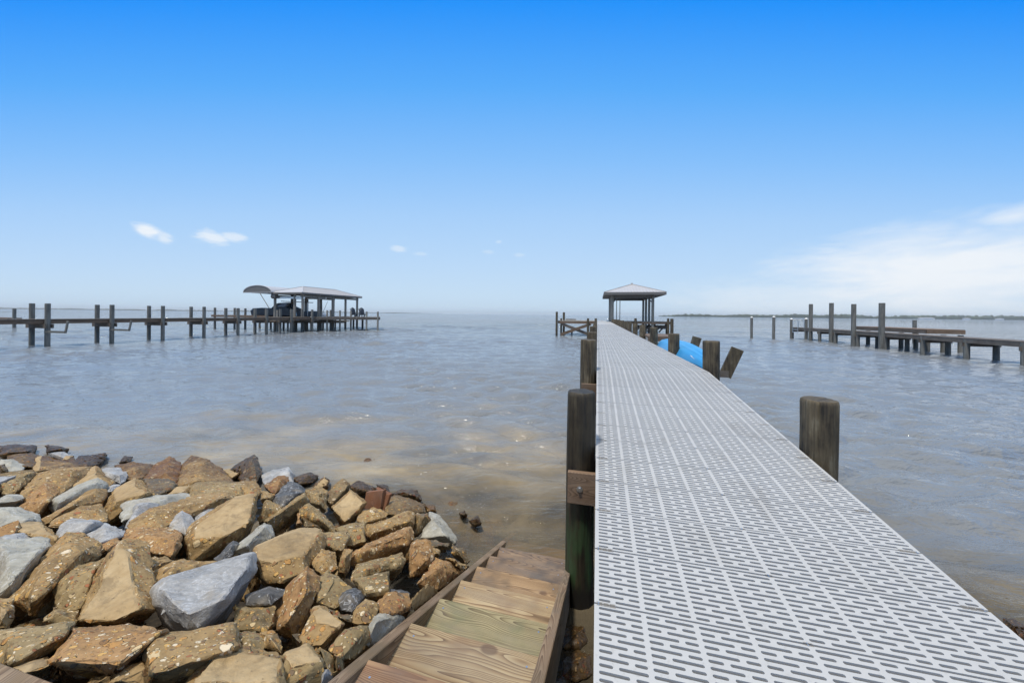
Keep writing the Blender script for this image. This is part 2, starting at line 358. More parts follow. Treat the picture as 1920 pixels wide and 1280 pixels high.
def bed(N):
    v = N.wpos; n = N.noise(v, 1.3, 5, .6); n1 = N.noise(v, 14, 5, .7)
    setc(N, N.ramp(N.math('ADD', N.math('MULTIPLY', n, .6), N.math('MULTIPLY', n1, .4)), [(.35, c4(.11, .08, .045)), (.5, c4(.22, .165, .10)), (.68, c4(.32, .25, .165))]))
    bump(N, n1, .6, .03)
M_BED = mat('sand_bed', bed, .8)
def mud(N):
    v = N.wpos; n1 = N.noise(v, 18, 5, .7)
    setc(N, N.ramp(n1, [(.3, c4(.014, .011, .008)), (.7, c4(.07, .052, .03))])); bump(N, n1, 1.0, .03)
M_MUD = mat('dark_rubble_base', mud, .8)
def trees(N):
    n = N.noise(N.mapping(N.wpos, (1, 1, 1.6)), .02, 5, .65)
    setc(N, N.ramp(n, [(.3, c4(.04, .055, .04)), (.7, c4(.11, .135, .085))]))
M_TREES = mat('shore_foliage', trees, .9, .1)
M_SHORE = flat((.45, .42, .34), .9, 0, .2, .01); M_SHORE.name = 'shore_sand'
# ------------------------------------------------------------------ water
def waterm(N):
    p = N.wpos
    sep = N.node('ShaderNodeSeparateXYZ', {0: p})
    rot = R(12)
    dist = N.node('ShaderNodeVectorMath', {0: p}, operation='LENGTH').outputs['Value']
    swell = N.noise(N.mapping(p, (.45, 1.05, 1), rot=(0, 0, rot)), 1.0, 3, .55, .3)
    chop = N.noise(N.mapping(p, (1.15, 2.9, 1), rot=(0, 0, -rot)), 1.0, 4, .6, .4)
    rip = N.noise(N.mapping(p, (3.2, 12, 1), rot=(0, 0, .08)), 1.0, 3, .6, .5)
    rdg = lambda v, p: N.math('POWER', N.math('SUBTRACT', 1.0, N.math('ABSOLUTE', N.math('MULTIPLY', N.math('SUBTRACT', v, .5), 2.6)), clamp=True), p)
    chop = rdg(chop, 1.6)
    # gust patches make the water alternately smooth and ruffled
    gust = N.sstep(N.noise(N.mapping(p, (.035, .11, 1)), 1.0, 3, .55), .32, .66)
    h = N.math('ADD', N.math('MULTIPLY', swell, N.math('MULTIPLY', N.sstep(dist, 50.0, 110.0), .14)), N.math('MULTIPLY', N.math('MULTIPLY', chop, N.math('ADD', .012, N.math('MULTIPLY', N.sstep(dist, 20.0, 90.0), .07))), N.math('ADD', .55, gust)))
    h = N.math('ADD', h, N.math('MULTIPLY', N.math('MULTIPLY', rip, .013), N.math('ADD', .35, gust)))
    fine = N.noise(N.mapping(p, (11, 26, 1), rot=(0, 0, .1)), 1.0, 3, .6, .4)
    h = N.math('ADD', h, N.math('MULTIPLY', N.math('MULTIPLY', fine, .0042), N.sstep(dist, 14.0, 4.0)))
    b = N.node('ShaderNodeBump', {'Height': h, 'Strength': 1.0, 'Distance': WAVE_H})
    N.l.new(b.outputs[0], N.b.inputs['Normal'])
    # turbid shallows: sand-brown suspended silt near the shore, slate offshore
    shore = N.math('ADD', sep.outputs[1], N.math('MULTIPLY', N.math('SUBTRACT', N.noise(N.mapping(p, (.25, .6, 1)), 1.0, 4, .6, .6), .5), 7.0))
    shore = N.math('ADD', shore, N.math('MULTIPLY', N.sstep(sep.outputs[0], .3, 2.5), 3.2))
    f = N.sstep(shore, 4.6, 8.8)
    silt = N.noise(N.mapping(p, (.6, 1.1, 1), rot=(0, 0, -.35)), 1.0, 4, .6, .5)
    near = N.ramp(silt, [(.36, c4(.17, .162, .145)), (.52, c4(.27, .225, .155)), (.68, c4(.38, .31, .20))])
    near = N.mix(N.sstep(sep.outputs[1], 3.0, 1.8), near, c4(.05, .042, .028))  # dark rocky water close in, with the shade under the pier painted in
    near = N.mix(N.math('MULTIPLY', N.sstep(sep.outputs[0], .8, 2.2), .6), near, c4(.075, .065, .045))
    col = N.mix(f, near, c4(.192, .212, .236))
    # thin lace of foam where the wavelets lap the stones
    fo = N.math('MULTIPLY', N.sstep(N.noise(N.mapping(p, (7, 12, 1)), 1.0, 6, .75, 1.2), .60, .68), N.sstep(N.noise(N.mapping(p, (1.1, 1.6, 1)), 1.0, 2, .5), .50, .62))
    fo = N.math('MULTIPLY', N.math('MULTIPLY', fo, N.sstep(dist, 6.6, 5.2)), N.sstep(sep.outputs[0], .1, -.3))
    col = N.mix(N.math('MULTIPLY', fo, .65), col, c4(.7, .7, .68))
    setc(N, col)
    N.b.inputs['Roughness'].default_value = .05; N.b.inputs['IOR'].default_value = 1.333
    tr = N.node('ShaderNodeBsdfTransparent', {0: c4(.72, .62, .46)})
    clear = N.math('MULTIPLY', N.sstep(N.math('ADD', dist, N.math('MULTIPLY', N.math('SUBTRACT', silt, .5), 2.0)), 6.2, 3.4), .62)
    # clear water only lets through what is not mirrored
    fr = N.node('ShaderNodeFresnel', {'IOR': 1.333, 'Normal': b.outputs[0]}).outputs[0]
    fac = N.math('MULTIPLY', clear, N.math('SUBTRACT', 1.0, fr))
    mx = N.node('ShaderNodeMixShader', {0: fac, 1: N.b.outputs[0], 2: tr.outputs[0]})
    N.l.new(mx.outputs[0], N.out.inputs[0])
WAVE_H = 2.4
M_WATER = mat('bay_water', waterm, .07)
# ------------------------------------------------------------------ setting
random.seed(7)
def surf(X, Y):
    """height of the rubble slope and the bed"""
    s = X*st + Y*ct; t = X*ct - Y*st
    yw = 5.2 - .0*t
    if t > -2.2: yw = 5.2 - 1.7*min(1, (t+2.2)/1.2)
    z = .92*(yw-Y)/(yw-1.25)
    return z
m = MB()
xs = [-16+.5*i for i in range(65)]; ys = [-1.5+.25*i for i in range(90)]
for y in ys:
    for x in xs:
        z = max(-1.1, min(.75, surf(x, y)*1.0-.46)); t = x*ct-y*st
        if t > -1.15: z = min(z, max(-1.1, -.14-.12*(y-1.2)))
        if y > 8: z = -1.1
        m.v.append(Vector((x, y, z)))
for j in range(len(ys)-1):
    for i in range(len(xs)-1):
        a = j*len(xs)+i; m.f.append((a, a+1, a+1+len(xs), a+len(xs))); m.m.append(0)
m.build('shore_bank', M_MUD, kind='structure', smooth=True)
# sandy bed far out
m = MB(); m.add([(-6000, 3, -1.2), (6000, 3, -1.2), (6000, 6000, -1.2), (-6000, 6000, -1.2)], [(0, 1, 2, 3)])
m.build('seabed', M_BED, kind='structure')
# ground sheet behind the seawall, where the camera stands
m = MB(); g = [P(-30, -30, .90), P(-30, 30, .90), P(.30, 30, .90), P(.30, -30, .90)]
m.add([P(-60, -60, .86), P(-60, 60, .86), P(.55, 60, .86), P(.55, -60, .86)], [(0, 1, 2, 3)])
m.build('ground', M_SHORE, kind='structure')
# water sheet: real waves out to 110 m in front, flat sheet beyond (its ripples are bump)
import numpy as np
rng = np.random.default_rng(4)
rad = [1.0]
while rad[-1] < 110: rad.append(rad[-1]+max(.024, rad[-1]*.0062))
rad = np.array(rad); nf = 700; ang = np.radians(np.linspace(-60, 60, nf))
Rr, Aa = np.meshgrid(rad, ang, indexing='ij'); WX = Rr*np.sin(Aa); WY = Rr*np.cos(Aa); WZ = np.zeros_like(WX); DX = np.zeros_like(WX); DY = np.zeros_like(WX)
lat = .5+.5*np.sin(WX*.21+1.3*np.sin(WY*.11))*np.sin(WY*.17+.9*np.sin(WX*.13+2))      # gusts and calm lanes
gust = .45+.5*lat+1.1*lat**3
for k in range(54):
    lam = .20*(2.6/.20)**rng.random(); th = math.radians(rng.normal(6, 19)); kk = 2*math.pi/lam
    A = lam*.0088*(.6+.8*rng.random())*(1.6 if lam < .9 else .72)
    fade = np.clip(1.6-Rr*.0062/(lam*.22), 0, 1)*np.clip((Rr-1.0)/9.0, .22, 1)
    ph = kk*(WX*math.sin(th)+WY*math.cos(th))+rng.random()*6.28+.7*np.sin(.9*WX/lam**.5+k)
    g_ = gust*(.55+.9*(.5+.5*np.sin(WX*(.5+.13*k % .9)+WY*(.31+.07*k % .7)+k*1.7))**2)
    A = A*g_
    WZ += A*fade*np.sin(ph); DX -= A*.9*fade*np.cos(ph)*math.sin(th); DY -= A*.9*fade*np.cos(ph)*math.cos(th)
edge = np.clip((110-Rr)/30, 0, 1); WZ *= edge
V = np.stack([WX+DX*edge, WY+DY*edge, WZ], -1).reshape(-1, 3)
nr = len(rad); a = (np.arange(nr-1)[:, None]*nf+np.arange(nf-1)[None, :]).reshape(-1)
Fq = np.stack([a, a+1, a+nf+1, a+nf], -1)
# coarse outer part: rest of the disc and the far rings
ex = []; ef = []
def addv(r, t): ex.append((r*math.sin(t), r*math.cos(t), 0)); return len(V)+len(ex)-1
nb = 40; bl = [math.radians(60+240*i/nb) for i in range(nb+1)]
rows = [[addv(r, t) for t in bl] for r in (0.05, 8, 40, 110)]
for q in range(3):
    for i in range(nb): ef.append((rows[q][i], rows[q+1][i], rows[q+1][i+1], rows[q][i+1]))
nb = 120; full = [2*math.pi*i/nb for i in range(nb)]
rows = [[addv(r, t) for t in full] for r in (109.2, 250, 700, 2000, 6500)]
for q in range(4):
    for i in range(nb): ef.append((rows[q][i], rows[q+1][i], rows[q+1][(i+1) % nb], rows[q][(i+1) % nb]))
c = addv(0, 0); fr = [addv(1.0, math.radians(-60+120*i/16)) for i in range(17)]
for i in range(16): ef.append((c, fr[i], fr[i+1]))
me = bpy.data.meshes.new('water'); me.from_pydata([tuple(p) for p in V.tolist()]+ex, [], [tuple(f) for f in Fq.tolist()]+ef)
me.materials.append(M_WATER); bm = bmesh.new(); bm.from_mesh(me)
for f in bm.faces:
    if f.normal.z < 0: f.normal_flip()
bm.to_mesh(me); bm.free(); me.polygons.foreach_set('use_smooth', [True]*len(me.polygons))
wo = bpy.data.objects.new('water', me); C.objects.link(wo); tag(wo, kind='structure')
# seawall under the lower left corner
sw = thing('seawall', P(.55, -4, 0), 'brown timber seawall cap board at the lower left corner of the rock pile', 'seawall')
a = atz(0, 1240, 1.08); b = atz(65, 1280, 1.08)
sa = a.x*st + a.y*ct
m = MB(); m.box(P(sa-.10, -5.2, 1.06), (8.0, .20, .04), -TH); m.build('cap_board', M_RAIL, sw, bevel=.004)
m = MB(); m.box(P(sa-.06, -5.2, .43), (8.0, .06, 1.2), -TH); m.build('face_board', M_DOCK, sw)
# far shores
def shore(name, x0, x1, y, h0, h1, label, seed):
    random.seed(seed); m = MB(); n = int(abs(x1-x0)/F*y/6)
    rows = []
    for i in range(n+1):
        px = x0+(x1-x0)*i/n; h = h0+(h1-h0)*i/n
        fade = min(1, i/(n*.08)); 
        h *= (.62+.5*noise.noise(Vector((i*.035, seed, 0)))+.25*noise.noise(Vector((i*.4, seed, 3)))+.18*random.random())*(.3+.7*fade)
        yy = y*(1+.03*noise.noise(Vector((i*.02, 4, seed))))
        X = (px-960)/F
        rows.append([Vector((X*yy, yy, -.5)), Vector((X*yy, yy, h*.55)), Vector((X*(yy+8), yy+8, h)), Vector((X*(yy+40), yy+40, h*.9)), Vector((X*(yy+80), yy+80, -.5))])
    for r in rows: m.v += r
    for i in range(n):
        for k in range(4): a = i*5+k; m.f.append((a, a+5, a+6, a+1)); m.m.append(0)
    return m.build(name, M_TREES, kind='stuff', label=label)
shore('shoreline_trees', 1235, 1960, 1500, 13, 25, 'low wooded far shore along the right horizon', 3)
shore('shoreline_trees', 830, -60, 3200, 6, 22, 'faint blue far shore along the left horizon', 9)
random.seed(5)
for i, (px, w, lab) in enumerate(((1737, 26, 'longest pale building on the far right shore, left of the lone dock post\'s side'), (1812, 9, 'small pale house on the far right shore right of the longest pale building'),
        (1874, 10, 'small white house on the far right shore nearest the frame edge'), (1392, 8, 'tiny white speck of a boat in front of the far shore by the marker poles'))):
    Y = 1440; c = gx(px, Y)
    if i < 3:
        t = thing('shore_house', (c.x, c.y, 0), ['long low white building on the far right shore', 'small pale house on the far shore between two larger gaps in the trees', 'small white house on the far shore closest to the right edge'][i], 'house')
        W_ = w/F*Y; h = 4.0
        m = MB(); m.box((c.x, c.y, h/2), (W_, 12, h)); m.build('wall', M_WHITE, t)
        m = MB(); m.add([(c.x-W_/2-1, c.y-7, h), (c.x+W_/2+1, c.y-7, h), (c.x+W_/2+1, c.y+7, h), (c.x-W_/2-1, c.y+7, h), (c.x-W_/2+3, c.y, h+2.4), (c.x+W_/2-3, c.y, h+2.4)],
            [(0, 1, 5, 4), (1, 2, 5), (2, 3, 4, 5), (3, 0, 4), (0, 3, 2, 1)]); m.build('roof', M_ROOF, t)
# ------------------------------------------------------------------ main pier
WID = 1.52; S1 = 5.45; SLOPE = .1038; Z0 = .958; ZD = Z0+SLOPE*S1
pier = thing('pier', P(0, .76, 0), 'long grey slotted plastic deck pier on timber pilings, ramping up then level', 'pier')
def capsule_panel():
    m = MB(); p = .3035; n = 12; rp = p/(n+.55); cw = WID/8; th = .036
    gap = .0034
    def cell(x0, x1, y0, y1, hx0, hx1):
        yc = (y0+y1)/2; r = .0056; 
        a, b = hx0+r, hx1-r
        hole = [(a, yc+r), (a-r*.7, yc+r*.7), (a-r, yc), (a-r*.7, yc-r*.7), (a, yc-r), (b, yc-r), (b+r*.7, yc-r*.7), (b+r, yc), (b+r*.7, yc+r*.7), (b, yc+r)]
        rect = [(a, y1), (x0, y1), (x0, yc), (x0, y0), (a, y0), (b, y0), (x1, y0), (x1, yc), (x1, y1), (b, y1)]
        o = len(m.v)
        m.v += [Vector((x, y, 0)) for x, y in rect] + [Vector((x, y, 0)) for x, y in hole] + [Vector((x, y, -th)) for x, y in hole]
        for k in range(10):
            q = (k+1) % 10
            m.f.append((o+k, o+q, o+10+q, o+10+k)); m.f.append((o+10+k, o+10+q, o+20+q, o+20+k)); m.m += [0, 0]
    y0 = (p-rp*n)/2
    for c in range(8):
        for r in range(n):
            xa, xb = c*cw, (c+1)*cw; rib = .0085
            L, Rr = xa+rib, xb-rib
            if c == 0: L = xa+.018
            if c == 7: Rr = xb-.018
            ya, yb = y0+r*rp, y0+(r+1)*rp
            if (r+c) % 2 == 0: sp = L+(Rr-L)*.29; e = sp+.019
            else: sp = L+(Rr-L)*.62; e = sp+.019
            mid = (sp+e)/2
            cell(xa, mid, ya, yb, L, sp); cell(mid, xb, ya, yb, e, Rr)
    m.add([(0, gap, 0), (WID, gap, 0), (WID, y0, 0), (0, y0, 0)], [(0, 1, 2, 3)]); m.add([(0, p-y0, 0), (WID, p-y0, 0), (WID, p-gap, 0), (0, p-gap, 0)], [(0, 1, 2, 3)])
    q = [(0, gap), (WID, gap), (WID, p-gap), (0, p-gap)]
    m.add([(x, y, 0) for x, y in q]+[(x, y, -th-.012) for x, y in q], [(0, 4, 5, 1), (1, 5, 6, 2), (2, 6, 7, 3), (3, 7, 4, 0)])
    # screw recesses beside the seams
    for y, sg in ((y0*.55, 1), (p-y0*.55, -1)):
        for x0, ln, nn in ((.012, .075, 3), (WID-.087, .075, 3), (WID/2-.018, .036, 1)):
            for k in range(nn):
                a = x0+ln/nn*k; b = a+ln/nn*.8
                m.add([(a, y-.0016, .0008), (b, y-.0016, .0008), (b, y+.0016, .0008), (a, y+.0016, .0008)], [(0, 1, 2, 3)], 1)
            if nn == 3:
                for yy in (y-.0035, y+.0035): m.add([(x0-.003, yy-.0005, .0008), (x0+ln, yy-.0005, .0008), (x0+ln, yy+.0005, .0008), (x0-.003, yy+.0005, .0008)], [(0, 1, 2, 3)], 1)
            xs_ = x0+.005 if x0 < .5 else (x0+ln-.005 if x0 > 1 else x0+.012)
            m.add([(xs_+.0035*math.cos(i*math.pi/3), y+.003*math.sin(i*math.pi/3), .0016) for i in range(6)], [tuple(range(6))], 2)
    me = bpy.data.meshes.new('deck_panel'); me.from_pydata([tuple(v) for v in m.v], [], m.f)
    for mm in (M_PANEL, M_RECESS, M_STEEL): me.materials.append(mm)
    me.polygons.foreach_set('material_index', m.m)
    bm = bmesh.new(); bm.from_mesh(me)
    for f in bm.faces:
        if abs(f.normal.z) > .5 and f.normal.z < 0: f.normal_flip()
    bm.to_mesh(me); bm.free(); return me
pm = capsule_panel()
def frame(s, t, z, pitch):
    # local x across, y along the pier, z up
    xax = Vector((ct, -st, 0)); yax = Vector((st*math.cos(pitch), ct*math.cos(pitch), math.sin(pitch))); zax = xax.cross(yax)
    M = Matrix.Identity(4)
    for i, a in enumerate((xax, yax, zax)):
        for j in range(3): M[j][i] = a[j]
    M.translation = P(s, t, z); return M
rp_ = math.atan(SLOPE); stp = .305
pin = Matrix.Translation(-pier.location)
i = 0; s = S1-17*stp*math.cos(rp_)
while i < 17:
    o = bpy.data.objects.new('deck_panel', pm); C.objects.link(o); o.parent = pier; o.matrix_parent_inverse = pin
    o.matrix_basis = frame(s, 0, Z0+SLOPE*s+random.uniform(-.0008, .0008), rp_)
    s += stp*math.cos(rp_); i += 1
s = S1+.002
while i < 100:
    o = bpy.data.objects.new('deck_panel', pm); C.objects.link(o); o.parent = pier; o.matrix_parent_inverse = pin
    o.matrix_basis = frame(s, 0, ZD+random.uniform(-.0012, .0012), 0); s += stp; i += 1
S2 = s; S_END = 52.0
m = MB(); q = S2
while q < S_END: m.box(P(q+stp/2, WID/2, ZD-.02), (WID, stp-.006, .04), -TH); q += stp
m.build('far_deck_panels', M_PANEL, pier, kind='stuff')
# stringers
def seg(m, s0, z0, s1, z1, t, w, h): m.beam(P(s0, t, z0-h/2), P(s1, t, z1-h/2), w, h)
for t, nm in ((.035, 'stringer'), (WID-.035, 'stringer'), (WID/2, 'stringer')):
    m = MB(); seg(m, .3, Z0+SLOPE*.3-.048, S1, ZD-.048, t, .045, .235); seg(m, S1, ZD-.048, S_END, ZD-.048, t, .045, .235)
    m.build(nm, M_DOCK, pier)
def piling_mesh(m, s, t, top, r, bot=-1.0, n=24):
    if n > 24:
        o = len(m.v); zs = [bot, 0]+[.1+.06*i for i in range(int((top-.14)/.06))]+[top-.03, top-.008, top]; q = random.random()*50
        for zi, z in enumerate(zs):
            rr = r*(1.05-.05*max(0, z)/2)*(1 if z < top-.02 else (.975 if z < top else .90))
            for k_ in range(n):
                a = 2*math.pi*k_/n; c_, s_ = math.cos(a), math.sin(a)
                d = noise.noise(Vector((c_*1.3, s_*1.3, z*.9+q)))*.010+noise.noise(Vector((c_*7, s_*7, z*.8+q)))*.005-max(0, noise.noise(Vector((c_*5+q, s_*5, z*.55)))-.28)*.05
                zt = z+(noise.noise(Vector((c_*2, s_*2, q)))*.006 if z >= top-.03 else 0)
                m.v.append(P(s, t, zt)+Vector((c_, s_, 0))*(rr+d))
        for i_ in range(len(zs)-1):
            for k_ in range(n): a = o+i_*n+k_; b = o+i_*n+(k_+1) % n; m.f.append((a, b, b+n, a+n)); m.m.append(0)
        m.f.append(tuple(o+(len(zs)-1)*n+k_ for k_ in range(n))); m.m.append(0); return
    pts = [P(s, t, bot), P(s, t, .4), P(s+.004, t, 1.0), P(s, t, top-.012), P(s, t, top)]
    m.tube(pts, [r*1.05, r*1.02, r, r*.98, r*.94], n)
LS = [2.92, 5.25, 8.3, 11.0]+[13.75+2.75*i for i in range(9)]; RS = [3.17, 5.8, 8.45, 11.3, 14.0]+[16.7+2.7*i for i in range(10)]
for k in range(max(len(LS), len(RS))):
    for side in (-1, 1):
        if side < 0: t = -.118; r = .108
        else: t = WID+.125; r = .112
        if k >= len(LS if side < 0 else RS): continue
        ss = (LS if side < 0 else RS)[k]
        top = 1.94+random.uniform(-.03, .03)
        if k == 0: top = 1.685 if side < 0 else 1.68
        if k > 12 and side > 0: top = 1.88
        if side < 0 and k > 3: top = 1.80
        m = MB(); piling_mesh(m, ss, t, top, r, n=72 if k < 4 else 24); o = m.build('piling', M_PILEG if k == 0 and side < 0 else M_PILE, pier, smooth=True)
    s = LS[min(k, len(LS)-1)]
    if k >= len(LS): continue
    zz = ZD if s > S1 else Z0+SLOPE*s
    if k > 0 or True:
        m = MB(); m.box(P(s-.135, WID/2-.08, zz-.29), (WID+.26, .045, .24), -TH); m.build('cross_beam', M_DOCKX, pier, bevel=.003)
        m = MB(); m.box(P(s+.135, WID/2-.08, zz-.29), (WID+.26, .045, .24), -TH); m.build('cross_beam', M_DOCKX, pier, bevel=.003)
# bolt heads in the nearest cross beam
bp = P(2.92-.135-.024, -.118, Z0+SLOPE*2.9-.29)
m = MB(); d = Vector((st, ct, 0)); m.tube([bp, bp-d*.004], .024, 20); m.tube([bp-d*.004, bp-d*.016], .014, 6); m.build('bolt', M_STEEL, pier)
# ------------------------------------------------------------------ stairs
stairs = thing('stairs', P(1.8, -.56, 0), 'wooden stairs of weathered pine treads going down beside the pier into the water', 'stairs')
cS, kS = 1.418, .409
def stz(s): return cS-kS*s
tl, tr_ = -.905, -.215
sd_ = math.atan(kS)
for t in (tl, tr_):
    m = MB(); m.beam(P(.55, t, stz(.55)-.13), P(3.95, t, stz(3.95)-.13), .052, .24)
    me = m.data('stringer', M_RAIL, bevel=.004); o = bpy.data.objects.new('stringer', me); C.objects.link(o)
    # own axes along the board, so that the grain runs along it
    me.transform(frame(.55, t, stz(.55)-.13, -sd_).inverted()); o.matrix_basis = frame(.55, t, stz(.55)-.13, -sd_)
    o.parent = stairs; o.matrix_parent_inverse = Matrix.Translation(-stairs.location)
# tread far-left corners measured, uniform steps
s_far = []; h2 = .85
for kk, y in enumerate((1235.6, 1172, 1127, 1093.4, 1067.7, 1044.7, 1023)):
    pass
run = .335; sfar0 = 1.60
cols = [M_TREAD[2], M_TREAD[0], M_TREAD[1], M_TREAD[0], M_TREAD[4], M_TREAD[3], M_TREAD[3], M_TREAD[3]]
for k in range(-1, 7):
    sf = sfar0+run*k; zt = stz(sf-.14)-.062
    w = tr_-tl-.042
    M = frame(sf-.145, (tl+tr_)/2, zt, 0) @ Matrix.Rotation(R(random.uniform(-.6, .6)), 4, 'Z') @ Matrix.Rotation(R(1.6), 4, 'Y')
    m = MB(); m.box((0, 0, -.019), (w, .288, .038))
    me = m.data('tread', cols[k+1], bevel=.005)
    o = bpy.data.objects.new('tread', me); C.objects.link(o); o.parent = stairs; o.matrix_parent_inverse = Matrix.Translation(-stairs.location); o.matrix_basis = M
    sm = MB()
    for xx in (-w/2+.05, w/2-.05):
        for yy in (-.08, .08): q0 = M @ Vector((xx, yy, 0)); q1 = M @ Vector((xx, yy, .0015)); sm.tube([q0, q1], .0045, 8)
    sc = sm.build('screw', M_STEEL); sc.parent = o; sc.matrix_parent_inverse = M.inverted()
    o['label'] = ['reddish brown tread', 'yellow pine tread', 'greenish tread with a large knot', 'pale yellow tread', 'wet brown tread', 'wet brown tread', 'submerged tread', 'submerged tread'][k+1]
# ------------------------------------------------------------------ kayak on its rack
EYE_ = Vector((0, 0, H))
kay = thing('kayak', P(8.0, 2.0, 1.45), 'bright blue plastic kayak upside down on a rack beside the pier', 'kayak')
m = MB(); NS = 44; Lk = 4.5; s0k, s1k = 6.9, 12.1
prof = [(0, 1.0), (.05, 1.0), (.12, .93), (.22, .90), (.30, .93), (.40, .945), (.47, .86), (.60, .76), (.72, .68), (.80, .52), (.90, .34), (.97, .16), (1.0, 0.0)]
prof = [(-x, z) for x, z in reversed(prof[1:])]+prof
def kpt(u, x, z):
    f = max(0.0, math.sin(math.pi*min(1, max(0, u))))
    w = .375*f**.55+.004; hh = .27*f**.26*min(1, f*5)+.012; e = abs(u-.5)*2
    zz = z*hh*(1+.06*math.exp(-(x/.1)**2)*e)
    return P(s0k+(s1k-s0k)*u, 1.985+x*w*(1-.12*(z < .01)), 1.40+zz-.06*e**2.2)
NR = len(prof)
for i in range(NS+1):
    for x, z in prof: m.v.append(kpt(i/NS, x, z))
for i in range(NS):
    for j in range(NR-1): a = i*NR+j; m.f.append((a, a+1, a+NR+1, a+NR)); m.m.append(0)
hull = m.build('hull', M_KAYAK, kay, smooth=True)
m = MB()
for sgn in (-1, 1): m.tube([kpt(i/NS, sgn*1.02, 0)-Vector((0, 0, .012)) for i in range(NS+1)], .017, 6)
m.build('gunwale', M_KAYAK, kay, smooth=True)
# small white mark on the flank facing the pier
best = None
for i in range(60):
    for x, z in prof[:NR//2]:
        p = kpt(.02+.4*i/60, x, z); q = Matrix(((cr, 0, sr), (0, 1, 0), (-sr, 0, cr))) @ (p-EYE_)
        px_, py_ = 960+F*q.x/q.y, 589-F*q.z/q.y
        d2 = (px_-1303)**2+(py_-668)**2
        if best is None or d2 < best[0]: best = (d2, .02+.4*i/60, x, z)
_, u0, x0, z0_ = best
k0 = min(range(NR), key=lambda n: abs(prof[n][0]-x0)); k0 = max(1, k0)
def onh(du, f):
    (xa, za), (xb, zb) = prof[k0-1], prof[k0]
    a_ = kpt(u0+du, xa, za); b_ = kpt(u0+du, xb, zb); nn = (b_-a_).cross(kpt(u0+du+.01, xa, za)-a_).normalized()
    if nn.z < 0: nn = -nn
    return a_.lerp(b_, f)+nn*.006
m = MB()
for (a0, a1, f0, f1) in ((0, .016, .15, .5), (.012, .030, .45, .95), (-.012, .002, .05, .35)):
    m.add([onh(a0, f0), onh(a1, f0+.12), onh(a1+.003, f1), onh(a0+.003, f1-.12)], [(0, 1, 2, 3)])
m.build('mark', M_WHITE, kay)
# rack arms: tilted boards on outriggers fixed to the pilings
def rack(s, label):
    r = thing('kayak_rack', P(s, 1.7, 1.3), label, 'rack')
    m = MB(); m.beam(P(s, 1.66, 1.33), P(s, 2.42, 1.33), .045, .14); m.build('arm', M_DOCK, r)
    m = MB(); a = P(s, 2.36, 1.27); b = P(s, 2.60, 1.86); m.beam(a, b, .17, .045, up=Vector((st, ct, 0)).cross((b-a).normalized()) if False else Vector((0, 0, 1)))
    m.build('upright', M_PILE, r)
for s, lab in ((6.95, 'nearer dark kayak rack bracket with a board leaning out over the water'), (9.3, 'farther dark kayak rack bracket rising behind the blue kayak')):
    r = thing('kayak_rack', P(s, 1.7, 1.3), lab, 'rack', 'kayak rack brackets on the pier pilings')
    m = MB(); m.beam(P(s-.0, 1.6, 1.29), P(s, 2.25, 1.29), .045, .12); m.build('arm', M_DOCK, r, bevel=.003)
    a = P(s, 2.19, 1.25+(.05 if s > 8 else 0)); b = P(s, 2.39-(.06 if s > 8 else 0), 1.74+(.06 if s > 8 else 0))
    xd = Vector((ct, -st, 0)); zd = (b-a).normalized(); yd = Vector((st, ct, 0))
    side = zd.cross(yd).normalized(); w = .10; th = .022
    q = [a+side*i*w+yd*j*th for i, j in ((-1, -1), (1, -1), (1, 1), (-1, 1))]+[b+side*i*w+yd*j*th for i, j in ((-1, -1), (1, -1), (1, 1), (-1, 1))]
    m = MB(); m.hexa(q); m.build('upright', M_PILE, r, bevel=.004)
    # block below
# ------------------------------------------------------------------ low shelf on the right and side platform on the left
sh = thing('side_shelf', P(14, 2.5, 0), 'low brown timber shelf beside the pier beyond the kayak', 'dock shelf')
m = MB(); m.beam(P(12.9, 1.7, 1.50), P(12.9, 2.6, 1.50), .05, .13); m.build('beam', M_DOCKX, sh)
m = MB(); m.box(P(13.9, 2.15, 1.57), (.9, 2.0, .05), -TH); m.build('top', M_DOCKX, sh)
for s in (12.7, 14.5):
    m = MB(); m.tube([P(s, 2.45, -1), P(s, 2.45, 1.48)], .09, 10); m.build('post', M_PILE, sh)
def platform(name, label, s0, s1, t0, t1, z, posts, brace=True, mt=M_DOCKX):
    p = thing(name, P((s0+s1)/2, (t0+t1)/2, 0), label, 'platform')
    m = MB(); m.box(P((s0+s1)/2, (t0+t1)/2, z-.02), (t1-t0, s1-s0, .04), -TH); m.build('deck', M_POST, p)
    for s in (s0+.03, s1-.03):
        m = MB(); m.beam(P(s, t0, z-.17), P(s, t1, z-.17), .05, .25); m.build('rim_beam', mt, p)
    for (s, t, top, r) in posts:
        m = MB(); m.tube([P(s, t, -1), P(s, t, top)], r, 12); m.build('post', M_PILE, p, smooth=True)
    if brace:
        for s in (s0-.05,):
            m = MB(); m.beam(P(s, t0+.3, .15), P(s, t1-.4, z-.3), .06, .3); m.build('brace', M_DOCKX, p)
            m = MB(); m.beam(P(s+.15, t0+.3, z-.3), P(s+.15, t1-.4, .15), .06, .3); m.build('brace', M_DOCK, p)
    return p
pl = platform('side_platform', 'small timber platform with crossed braces left of the pier', 38.6, 44.0, -4.15, -.25, 1.66,
    [(38.3, -4.25, 2.62, .12), (38.3, -.95, 1.95, .12), (38.35, -.15, 1.95, .13), (39.6, -3.9, 1.9, .1), (40.8, -3.7, 1.9, .1), (43.9, -4.0, 2.6, .14), (43.9, -3.0, .9, .1)])
m = MB(); m.box(P(43.3, -3.1, 1.75), (1.2, .5, .12), -TH); m.build('bench', M_DOCK, pl)
